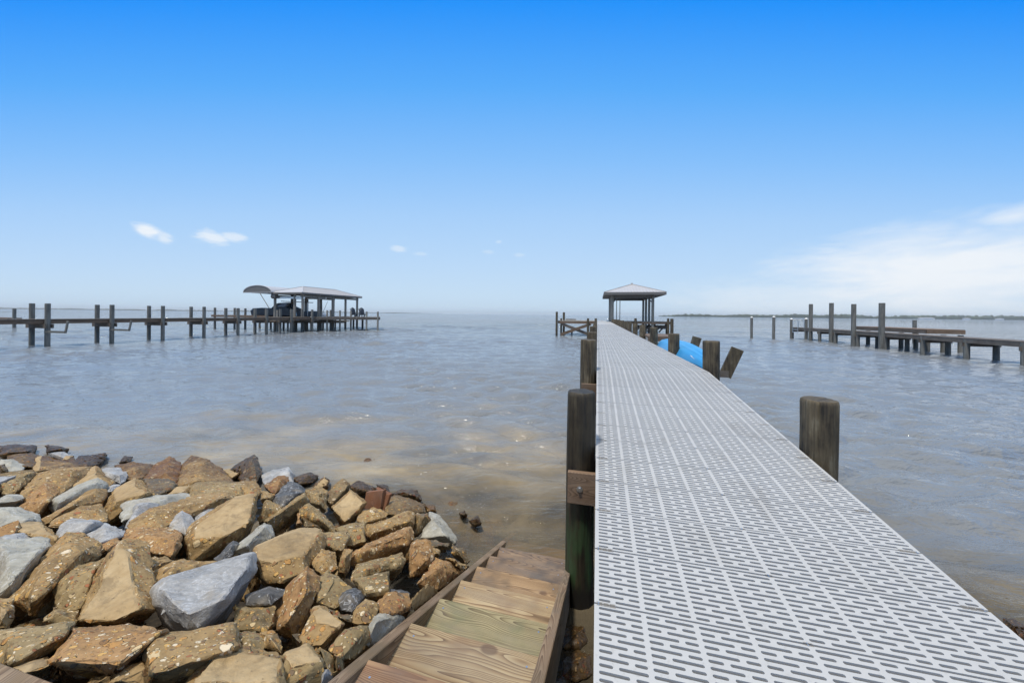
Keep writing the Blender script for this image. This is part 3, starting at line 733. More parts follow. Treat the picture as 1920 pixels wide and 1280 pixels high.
pr = platform('boat_slip', 'timber boat slip platform under and right of the pavilion', 44.0, 47.0, 3.0, 8.45, 1.62,
    [(43.7, 4.35, 1.98, .15), (43.7, 7.9, 2.0, .13), (43.7, 8.3, 1.98, .18), (46.8, 5.6, 1.6, .13), (46.8, 6.9, 1.6, .13), (46.8, 8.3, 1.6, .13)], False)
for i in range(7):
    t0 = 4.4+.45*i
    m = MB(); m.beam(P(44.3+.1*i, t0, .35+.1*(i % 2)), P(44.3+.1*i, t0+.8, 1.3-.1*(i % 3)), .05, .16); m.build('brace', M_DOCK, pr)
m = MB(); m.box(P(45.6, 6.3, .95), (3.2, 1.6, .4), -TH); m.build('float', M_DOCK, pr)
# ------------------------------------------------------------------ pavilion over the slip
pav = thing('pavilion', P(46, 4.2, 1.6), 'open boat shelter with pale metal hip roof at the end of the pier', 'pavilion')
sA, sB, tA, tB = 43.0, 54.5, .75, 7.55; ze = 5.0
ph_ = MB(); sc_, tc_ = (sA+sB)/2, (tA+tB)/2
r0, r1 = P(sc_-2.2, tc_, 6.2), P(sc_+2.2, tc_, 6.2)
c = [P(sA, tA, ze), P(sA, tB, ze), P(sB, tB, ze), P(sB, tA, ze)]
m = MB(); m.add(c+[r0, r1], [(0, 1, 4), (1, 2, 5, 4), (2, 3, 5), (3, 0, 4, 5)])
# standing ribs of the sheet metal
rf = m.build('roof', M_ROOF, pav)
m = MB()
for i in range(1, 20):
    f = i/20; e = c[0].lerp(c[1], f); g = min(f, 1-f)*2
    top = Vector((c[0].lerp(c[1], f).x, c[0].lerp(c[1], f).y, ze)); dv = (r0-(c[0]+c[1])/2); m.beam(e+Vector((0, 0, .02)), e+dv*g+Vector((0, 0, .02)), .03, .04)
for a_, b_ in ((c[0], r0), (c[1], r0), (r0, r1), (c[2], r1), (c[3], r1)): m.beam(a_+Vector((0, 0, .03)), b_+Vector((0, 0, .03)), .14, .06)
m.build('roof_rib', M_ROOF, rf)
m = MB(); m.tube([r0, r0+Vector((0, 0, .14))], .13, 8); m.build('finial', M_ROOF, rf)
m = MB()
for i in range(4): a_, b_ = c[i], c[(i+1) % 4]; m.beam(a_-Vector((0, 0, .15)), b_-Vector((0, 0, .15)), .05, .30)
m.build('fascia', M_SOFFIT, rf)
m = MB(); m.add([v-Vector((0, 0, .26)) for v in c], [(0, 3, 2, 1)]); m.build('soffit', M_SOFFIT, rf)
pt = 6.3
for s, t in [(44.2+i*2.95, pt) for i in range(4)]+[(44.2+i*2.4, 1.75) for i in range(5)]:
    m = MB(); m.tube([P(s, t, -1), P(s, t, ze-.3)], .15 if s > 45 else .17, 10); m.build('post', M_POST, pav, smooth=True)
for t in (1.75, pt):
    m = MB(); m.beam(P(43.6, t, ze-.42), P(54.2, t, ze-.42), .1, .3); m.build('beam', M_SOFFIT, pav)
for s in (44.2, 53.8):
    m = MB(); m.beam(P(s, 1.6, ze-.42), P(s, pt+.15, ze-.42), .1, .3); m.build('beam', M_SOFFIT, pav)
m = MB(); m.beam(P(44.2, 1.85, ze-1.1), P(44.2, 2.5, ze-.5), .08, .12); m.build('brace', M_SOFFIT, pav)
m = MB(); m.beam(P(44.2, pt-.1, ze-1.1), P(44.2, pt-.7, ze-.5), .08, .12); m.build('brace', M_SOFFIT, pav)
for t, top in ((2.35, 4.2), (2.75, 4.6)):
    m = MB(); m.tube([P(46.5, t, 0), P(46.5, t, top)], .045, 8); m.build('lift_pole', M_PILEF, pav)
# ------------------------------------------------------------------ marker poles
for px, wl, top, lab in ((1409, 634.5, 593.5, 'thinner white-capped marker pole standing in open water, the left of the pair'), (1450.5, 639, 592.5, 'thicker white-capped marker pole standing in open water, the right of the pair')):
    a, b = ray(px, wl); Y = -H/b; X = a*Y; a2, b2 = ray(px, top); zt = H+b2*Y
    p = thing('marker_pole', (X, Y, 0), lab, 'marker pole', 'marker poles in open water')
    m = MB(); m.tube([(X, Y, -1), (X, Y, zt-.1)], .125, 12); m.build('pole', M_PILEF, p, smooth=True)
    m = MB(); m.tube([(X, Y, zt-.1), (X, Y, zt)], [.14, .05], 12); m.build('cap', M_WHITE, p)
# ------------------------------------------------------------------ left neighbour dock
ld = thing('dock', P(20, -33.3, 0), 'long brown timber dock on paired pilings running out from the left edge', 'dock')
tD = -33.3; zL = 1.70
m = MB()
s = -6.0
while s < 41: m.box(P(s, tD, zL-.02), (1.35, .136, .04), -TH); s += .145
m.build('deck_boards', M_DOCK, ld)
for t in (tD-.6, tD+.6):
    m = MB(); m.beam(P(-6, t, zL-.16), P(41, t, zL-.16), .06, .24); m.build('stringer', M_DOCKX, ld)
for i in range(-3, 9):
    s = 14.4+2.95*i
    for t in (tD-.62-.12, tD+.62+.1):
        top = 2.66 if i < 4 else 2.6
        m = MB(); m.tube([P(s, t, -1.1), P(s, t, top)], .12, 12); m.build('piling', M_PILEF, ld, smooth=True)
    for d in (-.16, .16):
        m = MB(); m.beam(P(s+d, tD-.9, zL-.42), P(s+d, tD+.9, zL-.42), .05, .26); m.build('cross_beam', M_DOCK, ld)
    if i in (0, 1):
        m = MB(); m.beam(P(s-.1, tD+.7, .95), P(s-.1, tD+2.6, .95), .06, .12); m.beam(P(s-.1, tD+2.55, .92), P(s-.1, tD+2.75, zL-.1), .06, .12); m.build('bracket', M_PILEF, ld)
# far left second dock
fd = thing('dock', gx(0, 48), 'short piece of a second timber dock cut by the left edge behind the first', 'dock')
m = MB(); m.beam(at(-60, 595, 44), at(28, 597.5, 44), 1.3, .22); m.build('deck', M_DOCKX, fd)
for px in (27, -40):
    b = gx(px, 37 if px > 0 else 37)
    q = gx(px, 43.2); m = MB(); m.tube([(q.x, q.y, -1), (q.x, q.y, 2.35)], .15, 12); m.build('piling', M_PILEF, fd, smooth=True)
m = MB(); m.beam(at(-60, 589, 43.2), at(27, 583.5, 43.2), .03, .03); m.build('rail_rope', M_POST, fd)
# platform at the end
pf = thing('dock_platform', gx(560, 45), 'wide timber platform under the boathouse at the end of the left dock', 'platform')
zP = 1.70
def slab(name, pts, z, th, mt, par):
    n = len(pts); m = MB(); m.add([(p.x, p.y, z-th) for p in pts]+[(p.x, p.y, z) for p in pts],
      [tuple(range(n-1, -1, -1)), tuple(range(n, 2*n))]+[(i, (i+1) % n, n+(i+1) % n, n+i) for i in range(n)]); return m.build(name, mt, par)
slab('front_walkway', [gx(498, 39.6), gx(713, 45.6), gx(713, 47.6), gx(498, 41.6)], zP, .30, M_DOCK, pf)
slab('side_walkway', [gx(396, 45.5), gx(500, 43.5), gx(500, 45.5), gx(396, 47.5)], zP+.12, .26, M_DOCKX, pf)
slab('right_walkway', [gx(650, 47.6), gx(713, 47.6), gx(713, 53), gx(660, 53)], zP, .28, M_DOCK, pf)
slab('rear_walkway', [gx(480, 52.5), gx(713, 52.5), gx(713, 54), gx(480, 54)], zP, .28, M_DOCK, pf)
slab('lower_slab', [gx(500, 41.8), gx(640, 44.8), gx(650, 50), gx(520, 50)], zP-.5, .2, M_DOCK, pf)
for px, Y, top, r in ((423, 41.0, 2.62, .14), (445.5, 38.6, 2.64, .12), (478, 39.6, 2.55, .14), (499, 39.5, 2.6, .12), (520, 41.5, 2.5, .1), (547, 41.6, 2.6, .15), (585, 42.1, 2.6, .11), (613.5, 43.2, 2.55, .11),
                   (637.5, 44.2, 2.55, .11), (658, 45.0, 2.5, .11), (687.5, 44.9, 2.45, .11), (708.5, 45.5, 2.45, .12), (403, 46, 2.75, .13), (440, 46, 2.75, .12), (460, 46, 2.7, .13),
                   (532, 47, 1.7, .13), (508, 47.5, 1.7, .12), (487, 49, 1.7, .13), (524, 49.5, 1.5, .12), (540, 50, 1.5, .12), (556, 48, 1.5, .12), (572, 50, 1.5, .12), (583, 51, 1.5, .1), (606, 50, 2.3, .12), (629, 51, 1.5, .1), (680, 51, 1.7, .14), (663, 52, 1.6, .13), (598, 52, 1.6, .12), (555, 53, 1.6, .12)):
    q = gx(px, Y); m = MB(); m.tube([(q.x, q.y, -1), (q.x, q.y, top)], r, 10); m.build('piling', M_POST if top > 2.3 and px > 500 else M_PILEF, pf, smooth=True)
for a_, b_, z in (((530, 43), (640, 46), 1.0), ((560, 47), (650, 50), .9), ((590, 45), (655, 46), 1.2)):
    m = MB(); m.beam(gx(*a_, z), gx(*b_, z), .12, .14); m.build('brace', M_POST, pf)
q = gx(584, 42.0, 1.62); m = MB(); m.tube([q, q+Vector((0, 0, .16))], .1, 8); m.build('lamp', M_WHITE, pf)
# boathouse
Cc = Vector((-25.0, 42.3, 0)); xd = Vector((ct, -st, 0)); yd = Vector((st, ct, 0))
def B(s, t, z): return Cc+yd*s+xd*t+Vector((0, 0, z))
bh = thing('boathouse', B(4.5, -2.5, 0), 'open boathouse with pale hipped metal roof at the end of the left dock', 'boathouse')
L = 11.0; Wd = 5.0; e = 4.66
c = [B(0, -Wd, e), B(0, 0, e), B(L, 0, e), B(L, -Wd, e)]; r0, r1 = B(2.6, -Wd/2, 5.55), B(L-2.6, -Wd/2, 5.55)
m = MB(); m.add(c+[r0, r1], [(0, 1, 4), (1, 2, 5, 4), (2, 3, 5), (3, 0, 4, 5)]); rf = m.build('roof', M_ROOF, bh)
m = MB()
for i in range(1, 28):
    f = i/28; p_ = c[1].lerp(c[2], f); g = min(1, f*L/2.6, (1-f)*L/2.6); dv = -xd*Wd/2+Vector((0, 0, 5.55-e)); m.beam(p_+Vector((0, 0, .02)), p_+dv*g+Vector((0, 0, .02)), .03, .03)
for a_, b_ in ((c[0], r0), (c[1], r0), (r0, r1), (c[2], r1), (c[3], r1)): m.beam(a_+Vector((0, 0, .02)), b_+Vector((0, 0, .02)), .12, .05)
m.build('roof_rib', M_ROOF, rf)
m = MB()
for i in range(4): m.beam(c[i]-Vector((0, 0, .1)), c[(i+1) % 4]-Vector((0, 0, .1)), .05, .2)
m.build('fascia', M_SOFFIT, rf)
m = MB(); m.add([v-Vector((0, 0, .19)) for v in c], [(0, 3, 2, 1)]); m.build('soffit', M_SOFFIT, rf)
for s, t in [(.5+i*2.5, -.45) for i in range(5)]+[(.5+i*2.5, -Wd+.45) for i in range(5)]+[(.5, -1.6), (3.2, -2.6)]:
    m = MB(); m.tube([B(s, t, -1), B(s, t, e-.15)], .15, 10); m.build('post', M_POST, bh, smooth=True)
for t in (-.45, -Wd+.45):
    m = MB(); m.beam(B(.2, t, e-.42), B(L-.3, t, e-.42), .12, .25); m.build('beam', M_POST, bh)
m = MB(); m.beam(B(.5, -Wd+.1, 4.05), B(.5, -.2, 4.0), .14, .22); m.build('lift_beam', M_STEEL, bh)
m = MB(); m.tube([B(.3, -Wd+.3, 4.2), B(.3, -Wd+.9, 4.2)], .3, 14); m.build('lift_motor', M_SOFFIT, bh)
m = MB(); m.beam(B(4, -Wd+.1, 4.1), B(4, -.2, 4.1), .12, .2); m.build('lift_beam', M_STEEL, bh)
# arched canopy
ac = thing('arched_canopy', B(1.5, -7.0, 4.7), 'grey arched canopy on the left side of the boathouse', 'canopy')
m = MB(); n = 18; sA, sB = -.2, 5.5
for s in (sA, sB):
    for k in range(n+1):
        a = math.pi*k/n; m.v.append(B(s, -6.5-2.15*math.cos(a), 4.66+.86*math.sin(a)))
for k in range(n): m.f.append((k, k+1, n+2+k, n+1+k)); m.m.append(0)
m.f.append(tuple(range(n, -1, -1))); m.m.append(1)
m.build('cover', [M_ROOF, M_SOFFIT], ac)
m = MB(); m.tube([B(sA, -6.5-2.15*math.cos(math.pi*k/n), 4.66+.86*math.sin(math.pi*k/n)) for k in range(n+1)], .05, 6)
m.beam(B(sA, -8.65, 4.64), B(sA, -4.35, 4.64), .06, .08); m.build('frame', M_ROOF, ac)
m = MB(); m.tube([at(487, 549, 43.5), at(505, 578, 43)], .04, 6); m.build('strut', M_PILEF, ac)
# covered boat on the lift
bt = thing('boat', gx(535, 45), 'motor boat under a dark tarpaulin on the lift in the left boathouse', 'boat')
def lump(pts, Yc, dep, name, mt, par):
    """outline in the picture with its own depth: a rounded prism"""
    m = MB(); n = len(pts); rows = []
    cx = sum(p[0] for p in pts)/n; cy = sum(p[1] for p in pts)/n
    for k, (dy, sc) in enumerate(((-dep/2, .8), (-dep*.35, .96), (0, 1), (dep*.35, .96), (dep/2, .8))):
        m.v += [at(cx+(x-cx)*sc, cy+(y-cy)*sc, Yc)+Vector((0, dy, 0)) for x, y in pts]
    for k in range(4):
        for i in range(n): a = k*n+i; b = k*n+(i+1) % n; m.f.append((a, b, b+n, a+n)); m.m.append(0)
    m.f.append(tuple(range(n))); m.f.append(tuple(range(5*n-1, 4*n-1, -1))); m.m += [0, 0]
    return m.build(name, mt, par, smooth=True)
lump([(477, 583), (482, 578), (500, 577), (520, 579), (531, 568), (545, 567), (549, 574), (560, 579), (562, 594), (480, 593)], 46, 2.6, 'tarpaulin', M_TARP, bt)
lump([(519, 576), (532, 567.5), (544, 567), (536, 576)], 44.8, .5, 'windscreen', M_HULL, bt)
lump([(480, 594), (600, 593), (592, 601), (500, 601)], 46, 2.2, 'hull', M_HULL, bt)
lump([(560, 584), (590, 583), (594, 594), (560, 594)], 46, 2.0, 'stern_cover', M_TARP, bt)
m = MB(); m.beam(at(535, 565, 45.5), at(580, 567, 45.5), 1.8, .08); m.build('t_top', M_TARP, bt)
m = MB(); m.tube([at(577, 567, 45), at(577, 592, 45)], .04, 6); m.tube([at(552, 566, 45), at(556, 592, 45)], .04, 6); m.build('t_top_leg', M_STEEL, bt)
for x0, y0, x1, y1, lab in ((604, 590, 604, 567, 'upright'), (602, 590, 615, 564, 'leaning')):
    rd = thing('fishing_rod', at(x0, y0, 46), f'thin {lab} fishing rod standing on the left boathouse platform', 'fishing rod')
    m = MB(); m.tube([at(x0, y0+3, 46), at(x1, y1, 46)], [.035, .018], 6); m.build('blank', M_PILEF, rd)
    m = MB(); m.tube([at(x0, y0+4, 46), at(x0, y0, 46)], .05, 6); m.build('grip', M_CHAIR, rd)
lump([(600, 588), (607, 586), (611, 590), (609, 597), (600, 597)], 46, .7, 'bait_bucket', M_WHITE, None)
o = bpy.data.objects['bait_bucket']; tag(o, 'small pale tub standing by the rods on the left platform', 'tub')
# two adirondack chairs
def chair(px, lab, rz):
    c0 = gx(px, 46.6, zP); r = thing('adirondack_chair', c0, lab, 'chair', 'pair of chairs on the left dock end')
    Mz = Matrix.Translation(c0) @ Matrix.Rotation(R(rz), 4, 'Z')
    def pb(name, m): 
        me = m.data(name, M_CHAIR); me.transform(Mz); o = bpy.data.objects.new(name, me); C.objects.link(o); o.parent = r; o.matrix_parent_inverse = Matrix.Translation(-r.location)
    m = MB(); m.beam((0, -.35, .42), (0, .28, .30), .62, .05); pb('seat', m)
    for k in range(5):
        x = (k-2)*.135; h = 1.28-.07*abs(k-2)**1.4
        m = MB(); m.beam((x*.8, .22, .30), (x*1.15, .55, h), .125, .03, up=Vector((0, 1, .3))); pb('back_slat', m)
    for x in (-.4, .4):
        m = MB(); m.box((x, -.02, .64), (.14, .78, .035)); pb('armrest', m)
        m = MB(); m.box((x*.85, -.34, .32), (.06, .1, .63)); pb('leg', m)
        m = MB(); m.beam((x*.85, .5, .02), (x*.85, .1, .38), .05, .12); pb('leg', m)
chair(666, 'dark blue slatted chair beside the last boathouse post on the left dock', 62)
chair(681, 'dark blue slatted chair nearer the open end of the left dock', 50)
# ------------------------------------------------------------------ right neighbour dock
def rline(px, off):  # depth from waterline offset
    return H*F/off
rd = thing('dock', P(25, 22, 0), 'weathered grey timber dock with tall mooring pilings running in from the right edge', 'dock')
tR = None
pA = gx(1484, 38.2); pB = gx(1917, 17.3)
zR = 1.22
a0 = gx(1484, 38.2); d_ = Vector((st, ct, 0)); x_ = Vector((ct, -st, 0))
tR = a0.x*ct-a0.y*st; sR = a0.x*st+a0.y*ct     # front (left) edge line of the dock
m = MB(); s = -4.0
while s < sR+.2: m.box(P(s, tR+.75, zR-.02), (1.5, .136, .04), -TH); s += .145
m.build('deck_boards', M_DOCK, rd)
for t in (tR+.04, tR+1.46):
    m = MB(); m.beam(P(-4, t, zR-.16), P(sR+.2, t, zR-.16), .06, .24); m.build('stringer', M_DOCK, rd)
def sof(px): # s where the line t = tR crosses a pixel column
    # (px-960)/F = X/Y with X = s st + t ct, Y = s ct - t st
    k = (px-960)/F; return (tR*ct+k*tR*st)/(k*ct-st)
k = 0
for px in (1484, 1535, 1564, 1606, 1657, 1727, 1809, 1917, 2060):
    s = sof(px)
    for t in (tR+.1, tR+1.4):
        m = MB(); m.tube([P(s, t, -1.1), P(s, t, zR-.05)], .13, 12); m.build('piling', M_PILEF, rd, smooth=True)
    m = MB(); m.beam(P(s, tR-.1, zR-.36), P(s, tR+1.6, zR-.36), .06, .22); m.build('cross_beam', M_DOCK, rd)
for px, top, t, r in ((1518, 570, tR+.1, .165), (1560, 568, tR-.05, .165), (1602, 570, tR-.05, .16), (1655, 568, tR-.05, .175), (1484, 598.5, tR, .13), (1509.5, 598, tR+.1, .13)):
    s = sof(px); p0 = P(s, t, 0); a_, b_ = ray(px, top); m = MB(); m.tube([p0-Vector((0, 0, 1)), Vector((p0.x, p0.y, H+b_*p0.y))], r, 14); m.build('mooring_piling', M_PILEF, rd, smooth=True)
    if top > 590: q = Vector((p0.x, p0.y, H+b_*p0.y)); m = MB(); m.tube([q, q+Vector((0, 0, .12))], [.14, .04], 10); m.build('cap', M_WHITE, rd)
# raised platform beside it
pA_, pB_ = atz(1600, 615.5, 1.55), atz(1806, 620.5, 1.55)
rp = thing('dock_platform', (pA_+pB_)/2*Vector((1, 1, 0)).length*0+Vector(((pA_.x+pB_.x)/2, (pA_.y+pB_.y)/2, 0)), 'brown topped lower platform of the right dock beside the tall pilings', 'platform')
def soft(px, t): k = (px-960)/F; return (t*ct+k*t*st)/(k*ct-st)
tp0, tp1 = tR+1.55, tR+5.6; tp1 = tR+3.6; sp0, sp1 = soft(1600, tR+1.55), soft(1808, tp1)
m = MB(); s = sp1
while s < sp0: m.box(P(s, (tp0+tp1)/2, 1.55), (tp1-tp0, .136, .04), -TH); s += .145
m.build('deck_boards', M_DOCKX, rp)
for s in (sp0, sp1-.07): m = MB(); m.beam(P(s, tp0, 1.40), P(s, tp1, 1.40), .06, .26); m.build('rim_beam', M_DOCKX, rp)
for t in (tp0, tp1): m = MB(); m.beam(P(sp1, t, 1.40), P(sp0, t, 1.40), .06, .26); m.build('rim_beam', M_DOCK, rp)
for s in (sp1+.1, (sp0+sp1)/2, sp0-.1):
    for t in (tp0+.15, (tp0+tp1)/2, tp1-.1): m = MB(); m.tube([P(s, t, -1), P(s, t, 1.2)], .14, 10); m.build('piling', M_PILEF, rp, smooth=True)
q = gx(1715, 33); m = MB(); m.tube([(q.x, q.y, -1), (q.x, q.y, 2.15)], .15, 10); m.build('piling', M_PILEF, rp, smooth=True)
# swim ladder at the seaward end
lad = thing('ladder', P(sR-.8, tR-.1, zR), 'thin metal swim ladder at the seaward end of the right dock', 'ladder')
for s in (sR-.6, sR-1.6):
    m = MB(); m.tube([P(s, tR-.15, .7), P(s, tR-.15, zR+.75), P(s, tR+.15, zR+.85), P(s, tR+.4, zR+.6), P(s, tR+.4, zR)], .03, 6); m.build('rail', M_STEEL, lad)
for z in (.72, 1.0): m = MB(); m.tube([P(sR-.6, tR-.15, z), P(sR-1.6, tR-.15, z)], .03, 6); m.build('rung', M_STEEL, lad)
# ------------------------------------------------------------------ rubble shore, stone by stone
CR = {'A': (0, 820, 2.783), 'B': (440, 820, 2.783), '1': (0, 820, 7.112), '2': (0, 980, 4.268), '3': (230, 840, 5.82), '4': (230, 1040, 5.332),
      '5': (460, 840, 5.817), '6': (460, 1040, 5.335), '7': (680, 860, 5.817), 'R': (1500, 1000, 4.571), 'P': (0, 0, 1)}
